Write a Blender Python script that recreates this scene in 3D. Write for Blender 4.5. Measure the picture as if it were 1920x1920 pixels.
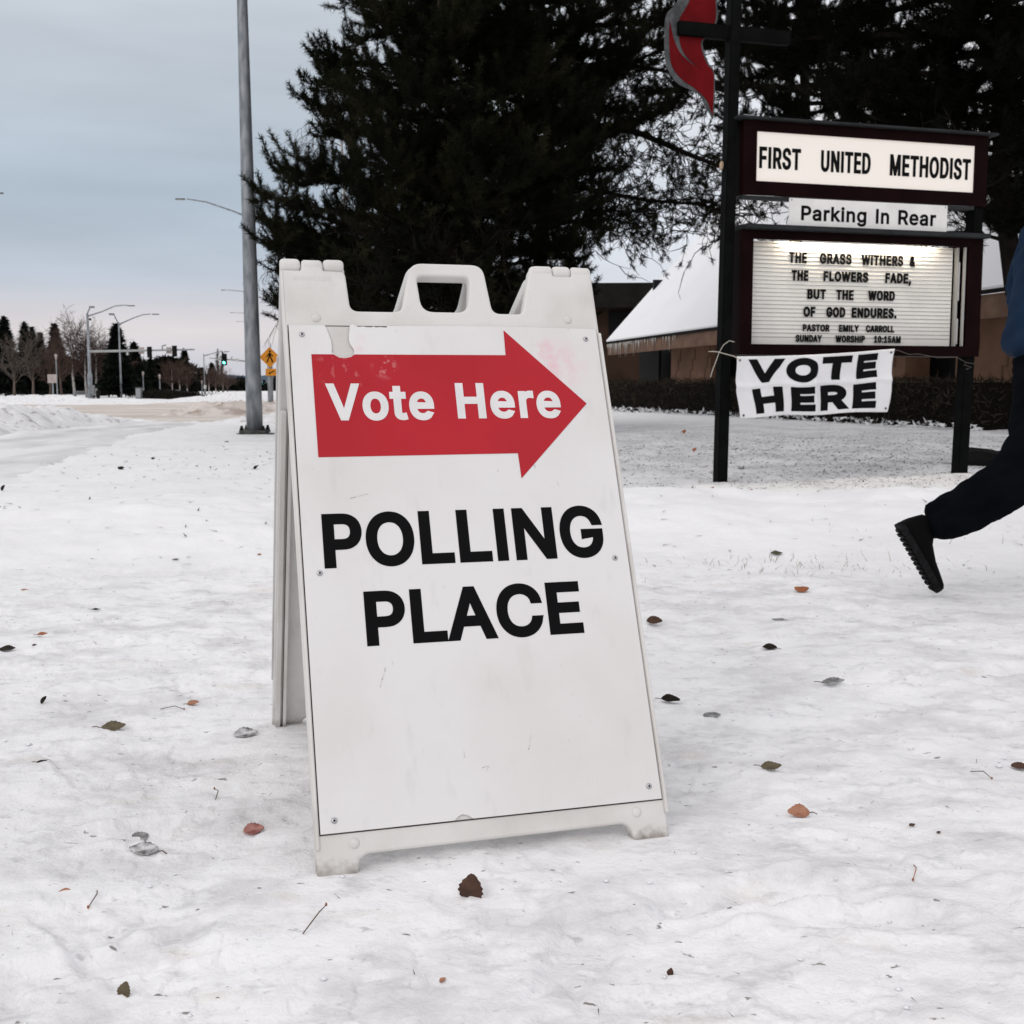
import bpy, bmesh, math, random
import numpy as np
from mathutils import Vector, Matrix
from mathutils.geometry import tessellate_polygon, delaunay_2d_cdt

for o in list(bpy.data.objects):
    bpy.data.objects.remove(o)
SC = bpy.context.scene
COL = SC.collection
random.seed(11)
RNG = np.random.default_rng(11)

# ------------------------------------------------------------------ camera, world, sun, exposure
F_PX, HORIZ, CAM_H = 2200.0, 238.0, 0.805          # focal length in 1920-px units, pitch offset, eye height
TH = math.atan(HORIZ / F_PX)
cam = bpy.data.cameras.new('camera')
cam.sensor_fit = 'HORIZONTAL'; cam.sensor_width = 36.0; cam.lens = F_PX / 1920 * 36.0
cam.clip_start = 0.05; cam.clip_end = 3000
cam.dof.use_dof = True; cam.dof.focus_distance = 1.95; cam.dof.aperture_fstop = 19.0
cam_o = bpy.data.objects.new('camera', cam); COL.objects.link(cam_o)
cam_o.location = (0, 0, CAM_H); cam_o.rotation_euler = (math.pi / 2 - TH, 0, 0)
SC.camera = cam_o

SUN_EL, SUN_AZ = math.radians(32), math.radians(215)   # weak veiled light from behind the camera
world = bpy.data.worlds.new('World'); SC.world = world; world.use_nodes = True
wn, wl = world.node_tree.nodes, world.node_tree.links
bg = wn['Background']
def N(nodes, t, **kw):
    n = nodes.new(t)
    for k, v in kw.items(): setattr(n, k, v)
    return n
sky = N(wn, 'ShaderNodeTexSky', sky_type='NISHITA', sun_disc=False)
sky.sun_elevation = SUN_EL; sky.sun_rotation = SUN_AZ; sky.dust_density = 3.0
tc = N(wn, 'ShaderNodeTexCoord')
sep = N(wn, 'ShaderNodeSeparateXYZ'); wl.new(tc.outputs['Generated'], sep.inputs[0])
ramp = N(wn, 'ShaderNodeValToRGB'); wl.new(sep.outputs['Z'], ramp.inputs[0])
cr = ramp.color_ramp
stops = [(0.0, (.66, .66, .72)), (.022, (.66, .655, .71)), (.042, (.69, .645, .655)), (.06, (.62, .61, .65)), (.085, (.525, .58, .665)),
         (.15, (.425, .50, .585)), (.22, (.51, .57, .64)), (.32, (.645, .695, .75)), (.55, (.91, .90, .91)), (1.0, (1.08, 1.055, 1.05))]
while len(cr.elements) < len(stops): cr.elements.new(.5)
for e, (p, c) in zip(cr.elements, stops): e.position = p; e.color = (*c, 1)
# soft cloud bands, stretched along the horizon
mp = N(wn, 'ShaderNodeMapping'); mp.inputs['Scale'].default_value = (1.6, 1.6, 9.0)
wl.new(tc.outputs['Generated'], mp.inputs[0])
cn = N(wn, 'ShaderNodeTexNoise'); cn.inputs['Scale'].default_value = 1.5; cn.inputs['Detail'].default_value = 6; cn.inputs['Roughness'].default_value = .5
wl.new(mp.outputs[0], cn.inputs['Vector'])
cm = N(wn, 'ShaderNodeMapRange'); cm.inputs[1].default_value = .3; cm.inputs[2].default_value = .7; cm.inputs[3].default_value = .86; cm.inputs[4].default_value = 1.13
wl.new(cn.outputs['Fac'], cm.inputs[0])
# brighter overcast towards the east (over the church)
az = N(wn, 'ShaderNodeMapRange'); az.inputs[1].default_value = -.15; az.inputs[2].default_value = .35; az.inputs[3].default_value = 0.0; az.inputs[4].default_value = 1.0
wl.new(sep.outputs['X'], az.inputs[0])
mx = N(wn, 'ShaderNodeMix', data_type='RGBA'); wl.new(az.outputs[0], mx.inputs[0])
wl.new(ramp.outputs[0], mx.inputs[6]); mx.inputs[7].default_value = (.88, .88, .92, 1)
mu = N(wn, 'ShaderNodeVectorMath', operation='SCALE'); wl.new(mx.outputs[2], mu.inputs[0])
m10 = N(wn, 'ShaderNodeMath', operation='MULTIPLY'); m10.inputs[1].default_value = 10.0
wl.new(cm.outputs[0], m10.inputs[0]); wl.new(m10.outputs[0], mu.inputs['Scale'])
mix2 = N(wn, 'ShaderNodeMix', data_type='RGBA'); mix2.inputs[0].default_value = .06
wl.new(mu.outputs[0], mix2.inputs[6]); wl.new(sky.outputs[0], mix2.inputs[7])
wl.new(mix2.outputs[2], bg.inputs[0]); bg.inputs[1].default_value = 0.1

sun = bpy.data.lights.new('sun', 'SUN'); sun.energy = .6; sun.angle = math.radians(34); sun.color = (1, .96, .93)
sun_o = bpy.data.objects.new('sun', sun); COL.objects.link(sun_o)
sdir = Vector((math.sin(SUN_AZ) * math.cos(SUN_EL), math.cos(SUN_AZ) * math.cos(SUN_EL), math.sin(SUN_EL)))
sun_o.rotation_euler = sdir.to_track_quat('Z', 'Y').to_euler(); sun_o.location = sdir * 50

SC.view_settings.view_transform = 'Standard'; SC.view_settings.look = 'None'
SC.view_settings.exposure = 0.08; SC.view_settings.gamma = 1.0; SC.view_settings.use_curve_mapping = False

# ------------------------------------------------------------------ helpers
CT, ST = math.cos(TH), math.sin(TH)
def ray(u, v):
    x, y = (u - 960) / F_PX, (v - 960) / F_PX
    return np.array([x, CT - ST * y, -CT * y - ST])
def G(u, v, z=0.0):
    d = ray(u, v); k = (z - CAM_H) / d[2]
    return np.array([0, 0, CAM_H]) + d * k
def at(u, v, Y):
    d = ray(u, v); k = Y / d[1]
    return Vector((d[0] * k, Y, CAM_H + d[2] * k))

def vnoise(x, y, seed=0):
    xi, yi = np.floor(x).astype(np.int64), np.floor(y).astype(np.int64)
    fx, fy = x - xi, y - yi
    fx, fy = fx * fx * (3 - 2 * fx), fy * fy * (3 - 2 * fy)
    def h(a, b):
        n = (a * 374761393 + b * 668265263 + seed * 974634777) & 0x7fffffff
        n = ((n ^ (n >> 13)) * 1274126177) & 0x7fffffff
        n = (n ^ (n >> 16)) & 0xffff
        return n / 32767.5 - 1
    return (h(xi, yi) * (1 - fx) + h(xi + 1, yi) * fx) * (1 - fy) + (h(xi, yi + 1) * (1 - fx) + h(xi + 1, yi + 1) * fx) * fy
def fbm(x, y, seed=0, oct=4, gain=.5):
    s, a = 0, 1
    for i in range(oct):
        s = s + a * vnoise(x * 2 ** i + 17.3 * i, y * 2 ** i - 9.1 * i, seed + i); a *= gain
    return s
def sm(a, b, x):
    t = np.clip((x - a) / (b - a), 0, 1); return t * t * (3 - 2 * t)

FOOTPRINTS = []
for i in range(64):
    FOOTPRINTS.append((RNG.uniform(-2.6, 2.8), RNG.uniform(1.3, 4.9), RNG.normal(0, .5), RNG.uniform(.006, .016)))
for (u, v, ang, dep) in [(1378, 1672, .25, .024), (1622, 1722, -.1, .022), (215, 1790, .5, .02), (262, 1556, .3, .018)]:
    g = G(u, v); FOOTPRINTS.append((g[0], g[1], ang, dep))
CALM = [(-.32, 1.80), (.26, 1.95), (-.55, 2.65), (.02, 2.80)]     # board feet stand here
def ground_z(x, y):
    x, y = np.asarray(x, float), np.asarray(y, float)
    near = 1 - sm(4.6, 5.6, y)
    z = .010 * fbm(x * 1.7, y * 2.4, 3, 3) + .0058 * fbm(x * 8, y * 10, 5, 4)
    r = np.abs(fbm(x * 5 + 2 * vnoise(x * 2, y * 2, 31), y * 13, 8, 3)); z = z - .0022 * np.clip(.25 - r, 0, 1) * 4 * near
    z = z + .0011 * fbm(x * 26, y * 30, 9, 2) * near
    crust = fbm(x * 13, y * 22, 14, 2); z = z + .0032 * sm(.30, .38, crust) * near; cr2 = fbm(x * 7 + 3, y * 9, 71, 3); z = z - .0038 * sm(.36, .43, cr2) * near
    # soft ploughed bank along the far side of the walk, then the lawn
    w = 6.6 + .25 * x * .3 + .5 * fbm(x * .35, y * .1, 12, 2)
    bank = np.exp(-((y - w) / 1.15) ** 2)
    z = z + bank * (.125 + .075 * fbm(x * .8, y * .9, 21, 3) + .022 * fbm(x * 3.0, y * 4, 22, 3))
    z = z + sm(6.5, 10, y) * sm(.5, 5, x) * .035
    z = z + sm(8, 14, y) * (.02 * fbm(x * .5, y * .5, 25, 3) + .006 * fbm(x * 4, y * 4, 27, 2))
    z = np.array(z)
    for (fx, fy, a, d) in FOOTPRINTS:
        m = (np.abs(x - fx) < .34) & (np.abs(y - fy) < .34)
        if not m.any(): continue
        ca, sa = math.cos(a), math.sin(a); xm, ym = x[m], y[m]
        lx, ly = (xm - fx) * ca + (ym - fy) * sa, -(xm - fx) * sa + (ym - fy) * ca
        q = np.maximum(np.abs(lx) / .14, np.abs(ly) / (.047 + .008 * np.sin(lx * 16)))
        q = q * (1 + .12 * vnoise(lx * 20 + fx * 9, ly * 24, 66))
        z[m] += -d * (1 - sm(.66, 1.12, q)) * (.75 + .4 * vnoise(lx * 14, ly * 30 + fx, 67)) + d * .30 * np.exp(-((q - 1.2) / .2) ** 2)
    for (cx, cy) in CALM:
        k = np.exp(-(((x - cx) ** 2 + (y - cy) ** 2) / .16 ** 2) ** 2); z = z * (1 - k) + .0045 * k
    dist = np.sqrt(x * x + y * y); z = z * (1 - sm(40, 90, dist))
    return z
def gz(x, y): return float(ground_z(np.array([x]), np.array([y]))[0])

# ---- materials
MATS = {}
def mat(name, col, rough=.6, var=0.0, scale=8.0, col2=None, lo=.4, hi=.6, metal=0.0, bump=0.0, bscale=None, spec=None, emit=None, estr=0.0, stretch=(1, 1, 1), detail=5, coat=0):
    m = bpy.data.materials.new(name); m.use_nodes = True
    nt = m.node_tree; n, l = nt.nodes, nt.links
    p = n['Principled BSDF']
    p.inputs['Base Color'].default_value = (*col, 1); p.inputs['Roughness'].default_value = rough; p.inputs['Metallic'].default_value = metal
    p.inputs['Specular IOR Level'].default_value = spec if spec is not None else (.06 if max(col) < .06 else .22)
    if coat: p.inputs['Coat Weight'].default_value = coat
    t = N(n, 'ShaderNodeTexCoord'); mpn = N(n, 'ShaderNodeMapping'); mpn.inputs['Scale'].default_value = stretch
    l.new(t.outputs['Object'], mpn.inputs[0])
    if col2 is None and var: col2 = tuple(c * (1 - var) for c in col)
    if col2 is not None:
        nz = N(n, 'ShaderNodeTexNoise'); nz.inputs['Scale'].default_value = scale; nz.inputs['Detail'].default_value = detail
        l.new(mpn.outputs[0], nz.inputs['Vector'])
        mr = N(n, 'ShaderNodeMapRange'); mr.inputs[1].default_value = lo; mr.inputs[2].default_value = hi; l.new(nz.outputs['Fac'], mr.inputs[0])
        mxn = N(n, 'ShaderNodeMix', data_type='RGBA'); l.new(mr.outputs[0], mxn.inputs[0])
        mxn.inputs[6].default_value = (*col, 1); mxn.inputs[7].default_value = (*col2, 1)
        l.new(mxn.outputs[2], p.inputs['Base Color'])
    if bump:
        bn = N(n, 'ShaderNodeTexNoise'); bn.inputs['Scale'].default_value = bscale or scale * 3; bn.inputs['Detail'].default_value = 4
        l.new(mpn.outputs[0], bn.inputs['Vector'])
        b = N(n, 'ShaderNodeBump'); b.inputs['Strength'].default_value = bump; b.inputs['Distance'].default_value = .01
        l.new(bn.outputs['Fac'], b.inputs['Height']); l.new(b.outputs[0], p.inputs['Normal'])
    if emit is not None:
        p.inputs['Emission Color'].default_value = (*emit, 1); p.inputs['Emission Strength'].default_value = estr
    MATS[name] = m
    return m

# ---- mesh building
class MB:
    def __init__(s): s.v = []; s.f = []
    def add(s, vs, fs):
        k = len(s.v); s.v += [tuple(v) for v in vs]; s.f += [tuple(i + k for i in f) for f in fs]; return s
    def box(s, c, d, M=None):
        x, y, z = d[0] / 2, d[1] / 2, d[2] / 2
        vs = [Vector((i * x, j * y, k * z)) for k in (-1, 1) for j in (-1, 1) for i in (-1, 1)]
        if M: vs = [M @ v for v in vs]
        vs = [v + Vector(c) for v in vs]
        return s.add(vs, [(0, 2, 3, 1), (4, 5, 7, 6), (0, 1, 5, 4), (1, 3, 7, 5), (3, 2, 6, 7), (2, 0, 4, 6)])
    def tube(s, pts, rad, n=8, cap=True, flat=None):
        pts = [Vector(p) for p in pts]
        if not hasattr(rad, '__len__'): rad = [rad] * len(pts)
        rings = []; tot = pts[-1] - pts[0]
        ref = Vector((1, 0, 0)) if abs(tot.x) < .75 * tot.length else Vector((0, 0, 1))
        for i, p in enumerate(pts):
            d = (pts[min(i + 1, len(pts) - 1)] - pts[max(i - 1, 0)]).normalized()
            a = d.cross(ref)
            if a.length < .05: a = d.cross(Vector((0, 1, 0)))
            a.normalize(); b = a.cross(d).normalized()
            rings.append([p + (a * math.cos(2 * math.pi * j / n) + b * math.sin(2 * math.pi * j / n)) * rad[i] for j in range(n)])
        vs = [v for r in rings for v in r]; fs = []
        for i in range(len(rings) - 1):
            for j in range(n):
                k = (j + 1) % n
                fs.append((i * n + j, i * n + k, (i + 1) * n + k, (i + 1) * n + j))
        if cap: fs.append(tuple(range(n))[::-1]); fs.append(tuple((len(rings) - 1) * n + j for j in range(n)))
        return s.add(vs, fs)
    def lathe(s, prof, n=20, c=(0, 0, 0)):
        vs = []; fs = []
        for (r, z) in prof:
            for j in range(n):
                t = 2 * math.pi * j / n; vs.append((c[0] + r * math.cos(t), c[1] + r * math.sin(t), c[2] + z))
        m = len(prof)
        for i in range(m - 1):
            for j in range(n):
                k = (j + 1) % n; fs.append((i * n + j, i * n + k, (i + 1) * n + k, (i + 1) * n + j))
        fs.append(tuple(range(n))[::-1]); fs.append(tuple((m - 1) * n + j for j in range(n)))
        return s.add(vs, fs)
    def prism(s, poly, y0, y1, axis='y'):
        n = len(poly)
        mk = {'y': lambda p, t: (p[0], t, p[1]), 'z': lambda p, t: (p[0], p[1], t), 'x': lambda p, t: (t, p[0], p[1])}[axis]
        vs = [mk(p, y0) for p in poly] + [mk(p, y1) for p in poly]
        fs = [tuple(range(n)), tuple(range(2 * n - 1, n - 1, -1))] + [(i, i + n, (i + 1) % n + n, (i + 1) % n) for i in range(n)]
        return s.add(vs, fs)
    def build(s, name, m, parent=None, smooth=False, bevel=0.0):
        me = bpy.data.meshes.new(name); me.from_pydata(s.v, [], s.f); me.update()
        bm = bmesh.new(); bm.from_mesh(me)
        if bevel:
            bmesh.ops.remove_doubles(bm, verts=bm.verts, dist=1e-5)
            ed = [e for e in bm.edges if len(e.link_faces) == 2 and e.calc_face_angle(0) > .5]
            bmesh.ops.bevel(bm, geom=ed, offset=bevel, segments=2, affect='EDGES', clamp_overlap=True)
        bmesh.ops.recalc_face_normals(bm, faces=bm.faces); bm.to_mesh(me); bm.free()
        return link(name, me, m, parent, smooth)
def link(name, me, m, parent=None, smooth=False):
    if m: me.materials.append(m)
    if smooth: me.polygons.foreach_set('use_smooth', [True] * len(me.polygons))
    o = bpy.data.objects.new(name, me); COL.objects.link(o)
    if parent: o.parent = parent
    return o
def np_mesh(name, V, F, m, parent=None, smooth=False):
    V = np.asarray(V, np.float32).reshape(-1, 3); F = np.asarray(F, np.int32); k = F.shape[1]
    me = bpy.data.meshes.new(name)
    me.vertices.add(len(V)); me.vertices.foreach_set('co', V.ravel())
    me.loops.add(F.size); me.loops.foreach_set('vertex_index', F.ravel())
    me.polygons.add(len(F)); me.polygons.foreach_set('loop_start', np.arange(0, F.size, k, dtype=np.int32)); me.polygons.foreach_set('loop_total', np.full(len(F), k, np.int32))
    me.update(calc_edges=True); me.validate()
    return link(name, me, m, parent, smooth)
def tag(o, label=None, cat=None, group=None, kind=None):
    if label: o['label'] = label
    if cat: o['category'] = cat
    if group: o['group'] = group
    if kind: o['kind'] = kind
    return o
def thing(name, label, cat, loc=(0, 0, 0), rz=0.0, group=None):
    o = bpy.data.objects.new(name, None); o.empty_display_size = .2; COL.objects.link(o)
    o.location = loc; o.rotation_euler = (0, 0, rz)
    return tag(o, label, cat, group)
def curve_plate(outlines, half, bev, name, m, parent=None, M=None, res=2):
    """flat outline(s) with holes -> plate with rounded edges (x,y outline, z thickness)"""
    c = bpy.data.curves.new(name, 'CURVE'); c.dimensions = '2D'; c.fill_mode = 'BOTH'
    c.extrude = half - bev; c.bevel_depth = bev; c.bevel_resolution = res; c.offset = -bev
    for pts in outlines:
        s = c.splines.new('POLY'); s.points.add(len(pts) - 1); s.use_cyclic_u = True
        for q, p in zip(s.points, pts): q.co = (p[0], p[1], 0, 1)
    o = bpy.data.objects.new(name, c); COL.objects.link(o)
    me = bpy.data.meshes.new_from_object(o.evaluated_get(bpy.context.evaluated_depsgraph_get()))
    bpy.data.objects.remove(o); bpy.data.curves.remove(c)
    if M: me.transform(M)
    me.name = name
    return link(name, me, m, parent)
def round_poly(pts, rs, seg=5):
    out = []; n = len(pts)
    for i, p in enumerate(pts):
        r = rs[i] if hasattr(rs, '__len__') else rs
        p = Vector(p); a = Vector(pts[i - 1]); b = Vector(pts[(i + 1) % n])
        if r <= 0: out.append(tuple(p)); continue
        da, db = (a - p), (b - p); ra = min(r, da.length * .48, db.length * .48)
        p0, p2 = p + da.normalized() * ra, p + db.normalized() * ra
        for k in range(seg + 1):
            t = k / seg; q = p0 * (1 - t) ** 2 + p * 2 * t * (1 - t) + p2 * t * t; out.append((q.x, q.y))
    return out

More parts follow.
